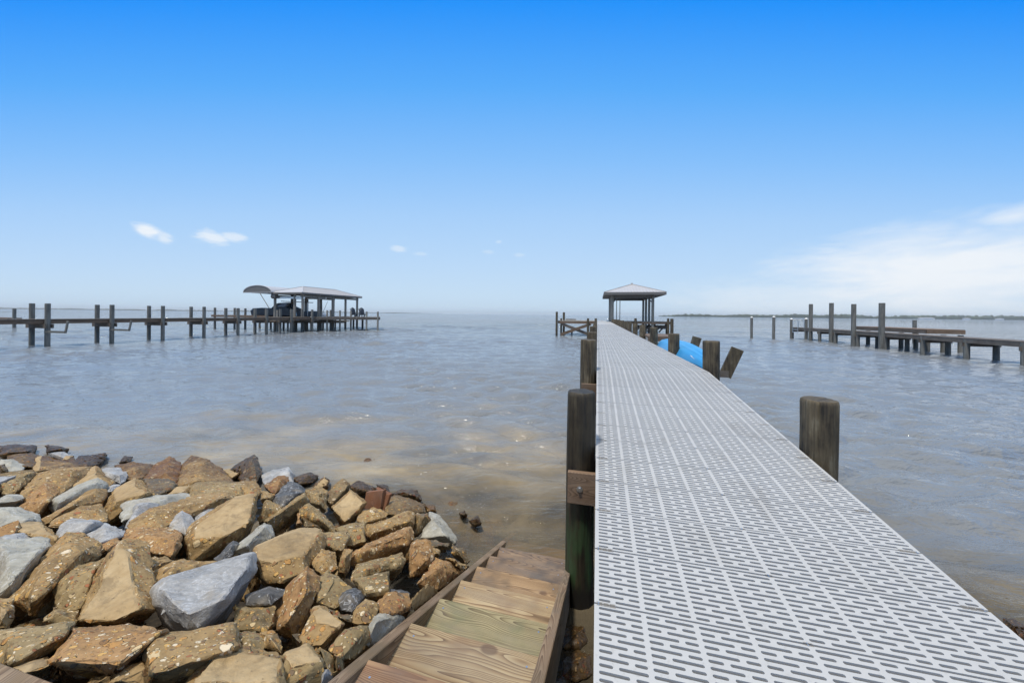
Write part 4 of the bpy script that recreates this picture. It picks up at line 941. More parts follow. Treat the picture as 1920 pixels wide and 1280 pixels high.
# crop | kind | lift | outline | ridge points (t: they bound the smooth face) | label
ROCKS = '''
1|W|0|0,100 150,98 440,98 475,130 440,205 300,235 0,235||long flat dark brown slab at the waterline in the far left corner of the pile
1|W|0|620,92 780,120 930,140 850,188 620,198||small dark wedge stone awash just beyond the blue-grey block
1|G|.0|640,205 740,178 850,185 980,250 840,298 700,265||blue-grey flat block by the water near the left end of the pile
1|T|.01|835,300 870,250 980,248 1005,312 880,312||little pinkish tan block touching the blue-grey flat block
1|W|.0|1005,305 1060,250 1280,230 1395,270 1330,340 1180,382 1050,372||low dark mossy boulder at the waterline, left of centre of the far rim
1|W|0|1240,232 1400,205 1445,215 1395,290 1290,285||small black tip poking out behind the low dark mossy boulder
1|W|0|1575,330 1660,243 1760,262 1745,325 1620,338||dark rounded stone alone in the water beyond the pebbly rim
1|A1|0|110,215 380,205 560,258 470,335 430,385 300,372 90,300|300,240|dark olive brown hump behind the pale tan boulder on the left
1|P|.0|0,290 90,302 180,298 335,372 290,432 110,452 0,415|150,340|rough grey-brown stone near the left edge under the long dark slab
1|W|.02|0,365 60,358 112,420 95,462 0,482||dark corner stone at the left edge between two pale ones
1|T|.0|500,270 560,258 960,308 1045,350 1040,392 780,405 560,472 425,462 440,405|530,300 940,330 760,385 520,440|pale tan boulder with a long flat crest near the water on the left
1|A1|.0|0,490 200,450 430,425 525,468 400,540 330,620 200,742 0,755|0,610 210,540 380,470|broad olive slab sloping down at the left edge
1|A0|.01|525,480 800,400 1200,393 1130,510 930,660 820,735 760,700 690,630 560,608 380,795 250,770 330,660|560,500 1000,440|wide brown pebbled slab between the pale tan boulder and the long white stone
1|P|.03|0,790 90,755 280,757 352,800 200,850 0,864|150,775|lens-shaped grey stone lying flat at the left edge
1|A2|.0|590,608 760,650 805,720 690,865 520,1005 420,1015 210,955 440,730|610,680 640,850|pinkish brown pebbled boulder left of the long white stone
1|T|.0|1280,383 1370,470 1505,600 1430,655 1300,545 1100,595 830,745 960,610 1130,450|1290,440 1250,500|light tan pyramid stone rising behind the long white stone
1|P|.03|1300,533 1420,640 1380,682 1240,672 1100,742 870,905 740,1015 690,880 710,810 1010,640|1290,590 1000,700 780,860|long whitish limestone finger pointing down to the left
1|A0|.01|1240,668 1390,682 1405,760 1340,862 1110,885 930,975 830,1075 600,1165 540,1105 740,1022 900,885|1250,720 900,930|narrow brown pebbled stone just under the long white finger
1|A0|.02|930,968 1060,893 1330,898 1420,1000 1432,1112 1350,1112 1100,1100 960,1085 800,1180 640,1182 720,1085|1050,950 1300,960|yellowish pebble-studded stone above the twin blue-grey stones
1|G|.02|1330,440 1450,408 1600,410 1692,450 1692,560 1600,617 1510,582 1400,510|1500,470 1600,500|rounded blue-grey stone with black pits behind the sandy tan hump
A|T|.01|530,400 600,270 700,216 745,235 800,300 730,307 600,352 570,440 545,430|600,330 700,250 760,290|big sandy tan hump in the upper left middle of the pile
A|G|.0|545,300 555,262 590,247 628,246 590,292||small white-grey sliver stone left of the sandy tan hump
A|A0|.0|600,145 700,128 795,145 745,205 700,217 660,215 648,175|700,160|pebbly brown rim stone next to the rounded blue-grey one
3|P|.03|0,600 130,550 300,515 620,503 735,530 700,562 560,572 400,612 200,592 60,700 0,790|130,570 500,530|long pale blue-grey stone lying across the middle left
3|G|.045|125,600 250,590 405,610 300,652 100,792 95,872 38,862 60,730|160,640|upright blue-grey stone leaning on the long pale blue-grey one
3|A0|.05|290,640 560,563 830,520 1130,468 1197,510 1192,562 1040,642 880,655 700,710 500,790 450,862 110,865 88,792 220,690|300,700 700,610 1100,530|long yellow-brown pebbled slab above the grey pyramid stone
3|G|.06|640,658 720,720 795,785 690,935 600,895 462,852 520,772|640,740|grey pyramid stone in the middle of the left half
3|G|.05|778,742 880,652 970,643 1035,682 880,765 790,800||smooth pale grey stone tucked right of the grey pyramid stone
3|T|.08|1210,538 1380,505 1460,511 1440,640 1425,800 1330,905 1250,985 1000,1115 740,1252 700,1135 688,970 760,830 900,760 1070,660|t 1215,560 1440,530 1400,790 1110,960 760,1010 790,850|largest tan slab, a leaning plate with a smooth golden face in the centre left
3|A2|.07|55,882 230,853 500,858 645,910 605,1085 520,1172 280,1062 100,1068 0,1005|250,930 520,930 590,1000|blocky red-brown pebbled stone beside the black hollow
3|A0|.03|610,402 640,190 760,88 950,138 1060,240 1182,357 800,366 740,417|900,150 800,355 680,230|peaked pebbled block with a shaded right face at the top of the pile
3|A2|.01|330,192 510,86 632,150 622,400 480,332 340,332 210,332 290,240|500,150 480,270|reddish pebbled mound left of the peaked block
3|A0|.01|0,170 170,163 332,200 292,252 160,334 50,342 0,230|150,230|small yellow pebble-crusted stone on the rim with an orange pebble
3|W|.03|210,332 490,332 605,400 560,442 400,502 320,502 220,392|t 230,340 480,340 560,395 330,400|flat-topped dark brown stone under the reddish pebbled mound
3|T|.02|488,507 590,430 740,413 722,500 620,507||small sunlit tan stone between the dark flat stone and the long pebbled slab
3|A1|.04|740,418 850,358 1290,363 1312,502 1200,522 1120,467 830,522 728,532 718,460|t 760,420 860,365 1285,370 1290,430 1000,420|dark brown plank-like stone with a streaked flat top
B|A0|.03|-5,238 108,223 135,262 126,300 0,306 -42,282|50,250|pebbled yellow stone below the wet shiny pyramid
B|W|.04|22,130 100,92 120,110 146,176 120,227 50,233 28,212 -25,165|85,120 110,180|wet shiny brown pyramid stone standing against the water
3|T|.0|1050,240 1270,225 1285,290 1195,322||low tan stones edge at the waterline left of the wet pyramid
5|G|.02|185,290 300,230 470,203 530,290 522,372 450,362 350,302 210,402|380,240 480,260|wet grey striped boulder at the waterline
5|A2|.05|208,402 350,302 470,312 472,362 330,492 258,462|380,340|wet red-flecked stone glinting under the striped boulder
5|D|.06|283,562 460,363 530,358 640,462 655,492 400,642||flat dark slate plate in the upper middle of the pile
5|A1|.09|208,790 470,600 632,490 690,562 670,602 520,730 330,872 280,882|230,790 640,520|long square yellow-flecked bar stone leaning across the pile
B|P|.09|-45,602 0,558 150,440 186,462 191,522 115,562 95,607 -40,614|150,470 60,560|white-grey finger stone below the yellow-flecked bar
5|A1|.05|128,762 230,568 400,642 350,700 210,800 150,815|220,650|brown slab half hidden under the yellow-flecked bar
5|A0|.02|163,450 330,500 285,562 250,572 172,562||small brown block between the wet stones and the slate plate
5|W|.02|530,322 700,268 800,300 740,372 590,384|690,290|flat dark brown rim stone above the slate plate
5|T|.02|740,402 860,308 922,342 912,422 800,444 720,444|t 760,400 862,320 915,350 880,410|small worn tan-pink stone at the rim beside the flat dark one
5|A1|.05|658,470 830,423 902,460 832,540 882,612 882,684 790,652 700,592|800,500 800,600|grey-brown pebbled block right of the slate plate
5|A1|.07|828,532 960,400 1060,338 1142,388 1132,442 942,642 870,592|t 850,530 1000,410 1125,400 945,620|left half of the pair of long split blocks near the brown offcut
5|T|.07|940,645 1155,452 1312,592 1242,704 1080,845 1008,762|t 950,650 1150,470 1300,600 1080,820|right half of the pair of long split blocks, smoother and browner
5|A1|.06|588,672 690,608 822,680 872,792 978,852 972,912 888,907 820,832 760,832 690,762 608,722|700,650 850,800|curved knobbly stone with a scalloped edge in the centre
5|W|.04|598,722 700,772 850,892 640,852||dark pebbled underside wedge below the curved knobbly stone
5|A2|.05|542,842 578,690 626,822 600,854||tiny reddish cone-shaped stone under the yellow-flecked bar
B|T|.12|98,655 112,575 260,520 330,488 450,486 470,520 440,590 350,702 250,742 170,732 105,690|t 103,645 116,577 262,524 332,492 446,500 370,605 205,648|half-moon slab with a smooth sandy top and pebbled rim
5|A1|.06|978,872 1180,810 1312,798 1303,1012 1120,1062 1132,932|1280,860 1150,900|grey pebbled block with large yellow pebbles right of the half-moon slab
5|A1|.10|868,932 1100,928 1142,972 1052,1112 880,1084 848,1002|t 870,940 1095,935 1120,975 1000,1020 880,1040|greenish grey block resting on the right end of the half-moon slab
5|T|.07|558,882 700,885 860,905 780,922 560,922||thin flat sliver of stone on top of the half-moon slab
B|A0|.08|398,642 442,568 522,598 542,682 482,712 428,692|480,630|round pebbled brown stone under the half-moon slab's right end
B|A0|.08|545,642 572,578 617,588 602,662 575,712 538,702|580,620|narrow upright pebbled stone right of the half-moon slab
B|A2|.08|610,612 770,512 910,473 932,522 902,562 740,612 640,652 608,650|t 640,600 780,520 905,480 890,500 740,560|dark red-brown slab, second of the three stacked slabs beside the stairs
B|A1|.10|603,692 640,653 870,598 892,637 862,672 620,742|t 640,660 865,605 880,630 700,680|pale pebbled slab, lowest of the three stacked slabs beside the stairs
B|A1|.10|620,742 800,700 802,822 680,832 660,782|t 630,745 798,708 798,790 690,810|square brown block directly under the three stacked slabs
B|A0|.10|680,452 900,383 935,398 930,457 700,532 678,502|t 700,450 900,390 925,430 720,500|sunlit wet slab, topmost of the three stacked slabs beside the stairs
B|W|.07|935,400 1010,388 1022,432 960,502 930,512 928,455|990,410|dark brown end block to the right of the topmost stacked slab
B|A2|.08|905,722 918,562 948,530 1022,540 1038,612 1012,692 930,727|950,560 1000,640|upright rusty wet stone above the stairs
B|P|.03|1015,390 1062,402 1155,520 1142,547 1062,532 968,522 988,472|1040,420 1100,510|pale sandy triangular slab dipping into the water
B|W|.03|1000,525 1122,547 1112,572 1030,572||dark thin stone under the pale triangular slab
B|T|.03|1020,572 1072,580 1067,612 1035,612||small brown block right of the rusty upright stone
B|W|.0|1130,602 1136,548 1192,572 1232,642 1210,657 1150,622|1160,590|wet dark wedge stone beside the top of the stair stringer
B|A2|.07|948,762 1040,630 1130,648 1195,692 1070,792|1060,680 1120,700|wet stone sprinkled with white spots next to the stair stringer
B|T|.05|1100,627 1150,625 1225,667 1180,692||flat tan shard touching the left stair stringer
B|W|.0|1222,432 1270,403 1292,445 1250,457|1262,420|mossy stone tip standing alone in the shallows left of the stairs' foot
B|W|.0|1168,392 1200,378 1217,400 1180,412||smallest stone tip breaking the water beyond the mossy one
B|T|.10|913,862 930,830 1010,758 1062,800 935,897|t 918,860 1010,765 1055,800 935,890|smooth dark tan plate leaning against the stair stringer
B|A2|.10|748,862 790,820 900,813 917,902 830,917 760,902|t 790,825 898,820 905,890 780,895|square red-brown pebbled block beside the leaning plate
B|D|.07|800,792 870,783 917,810 905,822 810,822||dark grey sliver behind the square red-brown block
B|A0|.0|985,345 1045,350 1052,387 1000,387||yellowish pebbled stone at the waterline above the pale triangular slab
B|W|.02|820,292 870,263 950,275 978,322 950,332 830,302|880,280 940,300|wet humped brown stone at the waterline right of the offcut
B|A1|.05|788,392 810,308 842,300 950,332 987,342 987,387 920,387 850,400|830,330 940,350|broad speckled stone right of the brown timber offcut
B|A0|.06|640,432 652,380 722,358 792,392 790,412 680,444|710,380|speckled stone just below the brown timber offcut
B|W|.01|598,252 650,225 742,260 722,292 640,284||dark wet rim stone behind the split blocks
B|W|.01|740,242 800,248 805,282 752,268||dark wet rim stone behind the timber offcut
B|A1|.11|413,872 440,720 490,690 542,730 602,790 580,850 520,887|t 420,860 445,730 490,700 520,740 470,830|grey-faced block with a pebbled lower edge in the lower middle
B|D|.10|538,852 560,810 630,790 672,830 612,907 560,892|600,820|shiny black stone in the hollow above the stairs
B|A2|.12|268,782 380,668 442,728 442,802 382,922 302,1042 213,1002 240,912 300,852|370,710 380,800 280,950|tall red-flecked pebbled boulder leaning right in the lower middle
B|T|.15|350,1042 400,890 450,868 575,968 562,992 450,1082 360,1084|t 410,905 450,875 568,970 560,985 430,958|split stone with a smooth pinkish brown top and orange pebbles
B|A1|.14|488,1102 568,1000 700,970 702,1062 620,1152 560,1152 498,1122|t 575,1000 695,978 690,1010 585,1020|pebble-studded cube stone beside the lower stair stringer
B|A0|.12|613,962 630,900 680,843 747,870 722,962 640,977|690,880|small square pebbled stone left of the shiny grey one by the stringer
B|W|.10|478,895 612,930 612,962 560,962||thin dark pebbled stone wedged under the shiny black stone
B|P|.11|688,1002 730,920 800,903 882,945 762,1062 690,1082|740,960 800,940|rough grey stone with a ragged top against the stair stringer
B|D|.10|58,822 180,768 262,788 256,822 190,872 78,862|180,800|dark slate wedge below the half-moon slab
B|A1|.09|-10,872 220,868 216,962 150,1012 -10,1002|100,900|dark brown block under the slate wedge
B|A1|.14|0,1010 110,1008 172,1060 160,1102 130,1132 0,1152|70,1050|grey pebbled stone in the lower middle beside the pale green one
B|T|.13|130,1012 210,1000 252,1080 242,1122 160,1092|190,1050|pale greenish brown stone behind the grey pebbled one
A|T|.17|970,1300 1060,1170 1175,1088 1242,1143 1330,1150 1425,1108 1477,1150 1485,1300|t 1075,1180 1180,1100 1250,1155 1420,1125 1470,1160 1460,1290 1000,1290|large round-shouldered orange tan boulder at the bottom centre-left
B|Y|.15|250,1132 380,1083 462,1160 466,1290 255,1290|t 262,1135 380,1088 455,1160 300,1190|pale yellow block at the bottom edge left of the stairs
B|A1|.13|408,1102 450,1078 502,1110 547,1222 500,1242 450,1152|450,1110|spotted grey-brown stone leaning on the pale yellow block
B|A1|.14|510,1122 560,1108 577,1130 562,1217 535,1202||small spotted stone between the cube stone and the stringer
B|G|.14|445,1212 495,1195 522,1237 500,1290 450,1290||small bluish stone at the bottom edge beside the stair stringer
B|W|.11|298,1022 350,1028 364,1077 330,1084||little dark pebbled stone left of the split stone
A|G|.18|818,790 880,738 1100,665 1312,608 1322,702 1222,832 1050,992 970,1007 900,950 820,882|t 845,800 890,750 1305,615 1290,680 1170,830 965,925|biggest pale grey limestone block in the lower centre-left
A|T|.18|400,962 480,800 570,620 650,538 770,563 782,682 818,812 802,892 610,962 480,972|t 405,960 500,780 600,600 690,600 730,700 735,890 600,960|tall shield-shaped tan slab with a smooth face
A|A0|.12|58,832 200,640 340,498 442,508 512,562 500,620 380,682 270,802 160,902 120,882|200,720 350,540 420,600 180,850|tall brown pebbled slab leaning right of the big grey-green block
A|A1|.14|278,772 380,680 540,643 520,720 480,802 430,882 350,902 288,882|380,720 500,680|dark olive pebbled block left of the shield-shaped slab
A|P|.12|-40,545 240,536 262,572 160,700 58,812 -40,850|30,600 200,600 60,760|big grey-green block cut by the left edge
A|G|.10|-20,508 60,493 160,520 165,542 -20,552||flat blue-grey stone on top of the big grey-green block
A|T|.08|60,492 90,443 210,443 302,520 292,562 255,562 165,532 90,500|t 75,485 95,450 208,450 290,525|sandy tan wedge with pebbled edge above the grey-green block
A|P|.06|-30,368 60,363 200,400 212,437 80,452 20,512 -30,517|50,390 150,420|angular grey stone at the left edge above the sandy wedge
A|G|.10|298,522 318,460 370,428 490,430 542,450 420,502 330,517|360,450 480,445|smooth blue-grey stone, left one of the twin blue-grey stones
A|G|.10|450,502 542,448 662,480 640,512 560,532 510,552|550,480|smooth blue-grey stone, right one of the twin blue-grey stones
A|A2|.08|508,562 600,520 628,543 580,600 515,612||small brown pebbled stone squeezed under the right twin blue-grey stone
A|A0|.10|775,622 860,613 905,640 800,702 778,692||brown pebbled stone in the shade of the black hollow
A|A0|.13|800,702 940,638 1130,648 1122,662 880,742 818,800|900,680|golden pebbled ledge just above the biggest grey limestone
3|D|.08|1000,1200 1200,1018 1272,1050 1200,1172 1060,1232|1190,1060|dull brown-grey stone between the largest tan slab and the white finger
A|T|.15|-40,832 75,828 82,902 40,992 -40,1002||tan stone cut by the left edge below the grey-green block
A|A1|.13|218,962 280,880 420,888 402,962 280,987|300,910|rounded olive pebbled stone below the dark olive block
A|A1|.19|-40,1000 300,968 392,963 332,1042 250,1112 50,1192 -40,1190|t 0,1010 300,975 380,970 320,1040 60,1180|long olive slab at the lower left edge
A|A2|.21|253,1172 380,978 470,973 700,985 872,1000 780,1052 640,1192 420,1207|t 265,1165 385,990 860,1005 770,1050 630,1185|large orange-flecked slab with two pale round pebbles at the lower left
A|A0|.21|763,1062 860,1018 1215,963 1242,1102 1000,1192 780,1252|t 770,1065 1212,970 1235,1095 785,1240|wide squared pebbled slab at the bottom in front of the biggest grey limestone
A|T|.2|48,1202 250,1138 292,1182 150,1262 80,1235|t 60,1200 250,1145 280,1180 120,1230|tan plate at the bottom left corner above the seawall board
A|A0|.2|560,1290 640,1200 765,1158 792,1252 770,1300|t 600,1270 765,1165 760,1200|brown shard under the wide squared slab at the bottom edge
A|A1|.13|1215,1012 1336,1008 1352,1102 1200,1092|1280,1040|olive pebbled block right behind the round-shouldered boulder
A|A0|.18|420,1300 480,1240 640,1210 600,1300||shaded brown stone at the bottom edge under the orange-flecked slab
R|W|.0|1735,722 1830,735 1960,800 1960,990 1850,905 1740,822|1830,780|dark wet stone at the right edge beside the pier
P|W|0|1050,1190 1072,1168 1096,1176 1104,1200 1086,1216 1060,1214|1078,1185|round wet stone in the dark gap left of the nearest piling foot
P|W|0|1058,1240 1080,1220 1106,1226 1110,1262 1080,1278 1056,1266|1082,1240|golden brown wet stone in the gap between stairs and pier at the bottom edge
P|W|0|1040,1276 1058,1262 1082,1282 1075,1310 1045,1310||dark wet stone at the very bottom between stairs and pier
'''
def yw(px):
    tab = ((-100, 5.9), (100, 5.6), (300, 5.35), (480, 5.15), (620, 4.8), (760, 4.4), (850, 3.95), (920, 3.5), (960, 3.1))
    if px <= tab[0][0]: return tab[0][1]
    for (a, b), (c_, d) in zip(tab, tab[1:]):
        if px <= c_: return b+(d-b)*(px-a)/(c_-a)
    return tab[-1][1]
def hit(px, py):
    a, b = ray(px, py)
    if px > 1000: Y = (.02-H)/b; return Vector((a*Y, Y, .02))
    w = yw(px); k = .90/(w-1.25)
    Y = (k*w-H)/(b+k)
    Y2 = (.05-H)/b
    Y = min(Y, Y2)
    return Vector((a*Y, Y, H+b*Y))
EYE = Vector((0, 0, H))
KIND = {'A0': [M_AGG[0]], 'A1': [M_AGG[1]], 'A2': [M_AGG[2]], 'W': [M_WET], 'T': [M_AGG[0], M_TAN], 'G': [M_GREY], 'P': [M_PALE], 'D': [M_DARK], 'Y': [M_AGG[1], M_TAN]}
def stone(pts, face_n, kind, seed, size, rough=1.0):
    bm = bmesh.new()
    for p in pts: bm.verts.new(p)
    r = bmesh.ops.convex_hull(bm, input=bm.verts)
    bmesh.ops.delete(bm, geom=list({g for g in r['geom_interior']+r['geom_unused'] if isinstance(g, bmesh.types.BMVert)}), context='VERTS')
    bmesh.ops.dissolve_limit(bm, angle_limit=R(9), verts=bm.verts, edges=bm.edges)
    bmesh.ops.bevel(bm, geom=list(bm.edges), offset=min(.009, size*.02), segments=1, profile=.6, affect='EDGES', clamp_overlap=True)
    bm.normal_update()
    mats = KIND[kind]
    if len(mats) > 1 or (face_n is not None and kind.startswith('A')):
        for f in bm.faces:
            if face_n is not None and f.normal.dot(face_n) > .90: f.material_index = 1
            elif face_n is None and f.normal.dot(Vector((0, -.35, .94))) > .82: f.material_index = 1
    bmesh.ops.triangulate(bm, faces=bm.faces)
    target = max(.012, size*.036)
    for it in range(6):
        long = [e for e in bm.edges if e.calc_length() > target*1.5]
        if not long or len(bm.verts) > 7000: break
        bmesh.ops.subdivide_edges(bm, edges=long, cuts=1); bmesh.ops.triangulate(bm, faces=[f for f in bm.faces if len(f.verts) > 3])
    bm.normal_update()
    o = Vector((seed*3.1, seed*1.7, 5))
    isg = kind in 'GPD'
    for v in bm.verts:
        p = v.co
        sm = all(f.material_index == 1 for f in v.link_faces)
        d = noise.fractal(p*3.2+o, 1.0, 2.0, 4)*.02*min(1, size/.3)
        if isg: d += (math.floor(noise.noise(p*6+o)*4)/4)*.016+noise.noise(p*22+o)*.003
        else: d += (noise.noise(p*26+o)*.007+noise.noise(p*60+o)*.0045)*(.45 if sm else 1.0) + (0 if sm else -abs(noise.noise(p*8+o))*.022)
        v.co = p+v.normal*d*rough
    bm.normal_update()
    me = bpy.data.meshes.new('rock'); bm.to_mesh(me); bm.free()
    ml = list(mats)
    if kind.startswith('A') and face_n is not None: ml = [mats[0], M_TAN if kind == 'A0' and False else mats[0]]
    for mm in ml: me.materials.append(mm)
    me.polygons.foreach_set('use_smooth', [True]*len(me.polygons))
    me.set_sharp_from_angle(angle=R(30))
    return me
def put_rock(me, c, label, group):
    me.transform(Matrix.Translation(-c)); o = bpy.data.objects.new('rock', me); C.objects.link(o); o.location = c
    return tag(o, label, 'rock', group)
random.seed(11)
nrock = 0
for ln in ROCKS.strip().splitlines():
    cid, kind, lift, outl, inn, label = ln.split('|')
    x0, y0, sc = CR[cid]; lift = float(lift or 0)*.55
    px = [tuple(map(float, q.split(','))) for q in outl.split()]; px = [(x0+x/sc, y0+y/sc) for x, y in px]
    tf = inn.startswith('t '); ip = [tuple(map(float, q.split(','))) for q in inn.replace('t ', '').split()]; ip = [(x0+x/sc, y0+y/sc) for x, y in ip]
    cx = sum(p[0] for p in px)/len(px); cy = sum(p[1] for p in px)/len(px)
    g = 1.09                                    # stones touch and overlap a little
    S = [hit(cx+(x-cx)*g, cy+(y-cy)*g) for x, y in px]
    c0 = hit(cx, cy)
    # flatten: keep each stone's outline within a plausible depth range
    dep = c0.y; span = max((p-c0).length for p in S)
    wpx = max(p[0] for p in px)-min(p[0] for p in px); wm = wpx/F*dep
    def pull(x, y, k):
        a, b = ray(x, y); h = hit(x, y); Y = dep+(h.y-dep)*min(1, .85*wm/max(.05, max(abs(q.y-dep) for q in S)))
        Y *= (1-k)
        if x < 1000: q = a*ct-st; Y = max(Y, (-.955)/q) if q < -.02 else Y
        return Vector((a*Y, Y, H+b*Y))
    size = max(wm, .12)
    Z = [pull(x, y, lift) for x, y in [(cx+(x-cx)*g, cy+(y-cy)*g) for x, y in px]]
    bul = min(.16, .22*size/dep+.02)
    fn = None
    if ip:
        I = [pull(x, y, lift+bul*(.75 if tf else 1)) for x, y in ip]
    else:
        I = [pull(cx+(x-cx)*.45+random.uniform(-.1, .1)*wpx, cy+(y-cy)*.45, lift+bul*.8) for x, y in px[::2]]
    if tf and len(I) >= 3:
        nn = Vector((0, 0, 0))
        for i in range(len(I)): a_, b_ = I[i], I[(i+1) % len(I)]; nn += a_.cross(b_)
        fn = nn.normalized(); 
        if fn.dot(EYE-c0) < 0: fn = -fn
        cc = sum(I, Vector())/len(I); I = [p-fn*(p-cc).dot(fn) for p in I]
    cen = sum(Z, Vector())/len(Z); vd = (cen-EYE).normalized()
    th = max(.10, size*.62)
    Bk = [cen+(p-cen)*.72+vd*th*.7+Vector((0, 0, -th*.45)) for p in Z]
    if cx < 1000:
        Bk = [p if p.x*ct-p.y*st < -.96 else Vector((p.x, p.y, p.z))+Vector((ct, -st, 0))*(-.96-(p.x*ct-p.y*st)) for p in Bk]
    nrock += 1
    me = stone(Z+I+Bk, fn, kind, nrock, size)
    put_rock(me, cen+vd*th*.3, label, 'rocks of the rubble shore')
# hidden fill: small broken chunks under and between the traced stones
random.seed(23); nf_ = -1; FILL = {31: 'dark wet chunk between the top of the stair stringer and the wet wedge stone', 57: 'dark chunk low behind the tan stone cut by the left edge', 35: 'brown chunk under the left end of the half-moon slab', 22: 'dark wet chunk left of the split stone with the smooth top', 34: 'reddish chunk in the black gap below the dark slate wedge', 8: 'reddish chunk awash below the lone mossy stone tip', 60: 'dark wet chunk under the pale triangular slab', 38: 'dark chunk at the bottom of the black hollow', 13: 'brown chunk above the long olive slab at the lower left', 63: 'dark chunk left of the rounded olive pebbled stone', 27: 'olive chunk above the narrow upright pebbled stone', 77: 'dark wet chunk beneath the curved knobbly stone', 44: 'reddish chunk beneath the yellow-flecked bar stone', 18: 'brown chunk left of the upright rusty wet stone', 65: 'dark chunk between the pale yellow block and the spotted stone', 20: 'reddish chunk above the large orange-flecked slab', 56: 'brown chunk between the shield-shaped slab and the wide squared slab', 64: 'olive chunk at the foot of the tall shield-shaped slab', 72: 'brown chunk above the grey-faced block', 30: 'brown chunk under the tan plate at the seawall board', 66: 'dark chunk at the bottom edge right of the seawall board', 1: 'brown chunk right of the block with large yellow pebbles', 6: 'olive chunk at the bottom edge by the end of the seawall board', 76: 'reddish chunk above the greenish grey block', 50: 'brown chunk under the twin blue-grey stones', 43: 'reddish chunk below the sandy tan hump', 4: 'reddish chunk right of the pebble-studded cube stone', 70: 'dark chunk left of the ragged grey stone by the stringer', 42: 'reddish chunk under the red-brown block by the black hollow', 41: 'olive chunk above the square red-brown block', 10: 'olive chunk above the small spotted stone by the stringer', 36: 'brown chunk left of the small square pebbled stone', 21: 'dark chunk left of the grey pebbled stone in the lower middle', 24: 'brown chunk in the gap below the split blocks', 62: 'brown chunk under the split stone with the smooth top'}
for i in range(95):
    px = random.uniform(-60, 900); w = yw(px); f = random.random()
    top = 850+max(0, px-450)*.28; py = top+14+(1290-top)*random.random()
    if px > 640 and py > 1270-(px-620)*.8-20: continue
    h = hit(px, py); a, b = ray(px, py); k = -.06-.06*random.random(); c0 = EYE+(h-EYE)*(1-k)-Vector((0, 0, .10)); sz = random.uniform(.09, .17)
    if c0.x*ct-c0.y*st > -1.0: continue
    rot = Matrix.Rotation(random.random()*6, 3, 'Z') @ Matrix.Rotation(random.uniform(-.8, .8), 3, 'X')
    pts = [c0+rot @ Vector((random.uniform(.6, 1)*sx*sz, random.uniform(.5, .9)*sy*sz*.8, random.uniform(.5, 1)*sz_*sz*.6)) for sx in (-1, 1) for sy in (-1, 1) for sz_ in (-1, 1)]
    kd = random.choice(['A0', 'A1', 'A2', 'W', 'W']); nf_ += 1
    if nf_ not in FILL: continue
    me = stone(pts, None, kd, 200+i, sz*1.6)
    put_rock(me, c0, FILL[nf_], 'small chunks filling the gaps of the rubble')
# the same rubble goes on along the shore outside the picture
random.seed(77); far = None; FM = {}
vs_, fs_, mi_ = [], [], []
for i in range(90):
    Y = random.uniform(1.5, 6.2); X = -Y*1.50-random.uniform(.1, 3.2)
    if X*ct-Y*st > -2.9 and Y < 1.6: continue
    z = max(-.1, .9*(5.9-Y)/4.65)-.08; w_ = random.uniform(.18, .38); c0 = Vector((X, Y, z))
    rot = Matrix.Rotation(random.random()*6, 3, 'Z') @ Matrix.Rotation(random.uniform(-.5, .5), 3, 'X')
    pts = [c0+rot @ Vector((random.uniform(.6, 1)*sx*w_, random.uniform(.5, 1)*sy*w_*.8, random.uniform(.4, .9)*sz_*w_*.55)) for sx in (-1, 1) for sy in (-1, 1) for sz_ in (-1, 1)]
    kd = random.choice(['A0', 'A1', 'A2', 'A0', 'G', 'T']); me = stone(pts, None, kd, 500+i, w_*5)
    o = len(vs_); vs_ += [v.co.copy() for v in me.vertices]; fs_ += [tuple(o+k for k in p.vertices) for p in me.polygons]
    mi_ += [(A_ := [M_AGG[0], M_AGG[1], M_AGG[2], M_GREY, M_TAN]).index(me.materials[min(p.material_index, len(me.materials)-1)]) for p in me.polygons]
    bpy.data.meshes.remove(me)
m = MB(); m.v = vs_; m.f = fs_; m.m = mi_; m.build('rubble', [M_AGG[0], M_AGG[1], M_AGG[2], M_GREY, M_TAN], kind='stuff', smooth=True)
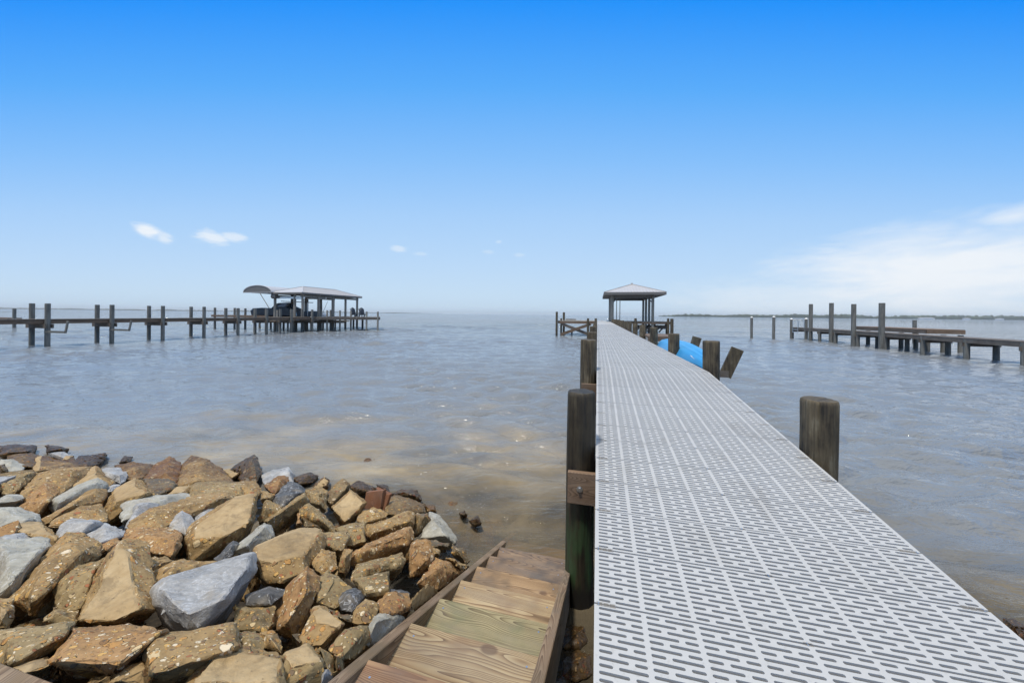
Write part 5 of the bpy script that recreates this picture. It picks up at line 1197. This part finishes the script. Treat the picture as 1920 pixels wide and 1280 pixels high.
# a few stones lying under the clear water at the foot of the pile
random.seed(31)
for i, (px, py, w_, lab) in enumerate(((868, 985, .16, 'drowned greenish stone just left of the mossy stone tip'), (905, 1004, .18, 'drowned stone right below the mossy stone tip'), (838, 948, .17, 'drowned stone off the pale triangular slab'),
        (812, 925, .15, 'drowned stone at the edge of the pile off the yellowish waterline stone'), (700, 868, .2, 'drowned stone in the murky water beyond the timber offcut'), (925, 985, .13, 'small drowned stone farthest out in front of the stairs'))):
    a, b = ray(px, py); Y = (-.10-H)/b; c0 = Vector((a*Y, Y, -.10))
    pts = [c0+Vector((random.uniform(.5, 1)*sx*w_, random.uniform(.5, 1)*sy*w_*.8, random.uniform(.4, .9)*sz_*w_*.5)) for sx in (-1, 1) for sy in (-1, 1) for sz_ in (-1, 1)]
    put_rock(stone(pts, None, random.choice(['A1', 'A0']), 400+i, w_*1.6), c0, lab, 'drowned stones at the foot of the rubble')
# brown timber offcut stuck between the stones
oc = hit(705, 935); of = thing('timber_offcut', oc, 'reddish brown timber offcut, two joined board ends stuck among the rocks', 'offcut')
k = .05
def pl(x, y, dk=0): h = hit(705, 945); Y = h.y*(1-k)+dk; a, b = ray(x, y); return Vector((a*Y, Y, H+b*Y))
B_ = lambda cx, cy: (440+cx/2.783, 820+cy/2.783)
def boardpoly(name, pts, th, d0):
    f = [pl(*B_(x, y), d0+dd) for x, y, dd in pts]; m = MB(); m.v = f+[p+Vector((.35*th, th, -.2*th)) for p in f]; n = len(f)
    m.f = [tuple(range(n)), tuple(range(2*n-1, n-1, -1))]+[(i, n+i, n+(i+1) % n, (i+1) % n) for i in range(n)]; m.m = [0]*(n+2)
    return m.build(name, M_REDWOOD, of, bevel=.002)
boardpoly('board', [(672, 375, -.05), (685, 285, 0), (775, 275, .03), (760, 370, -.02)], .05, 0)
boardpoly('board', [(735, 262, .05), (810, 297, .0), (778, 392, -.06), (745, 370, -.05), (770, 300, 0)], .04, .06)
# ------------------------------------------------------------------ haze
hm = bpy.data.materials.new('air_haze'); hm.use_nodes = True; ht = hm.node_tree; ht.nodes.clear(); HN = NT(ht)
hv = HN.node('ShaderNodeVolumePrincipled'); hv.inputs['Color'].default_value = (.97, .985, 1.0, 1); hv.inputs['Density'].default_value = .00016; hv.inputs['Anisotropy'].default_value = .2
HN.l.new(hv.outputs[0], HN.node('ShaderNodeOutputMaterial').inputs['Volume'])
m = MB(); m.box((0, 0, 18.0), (13400, 13400, 42.0)); hz = m.build('haze', hm, kind='stuff')
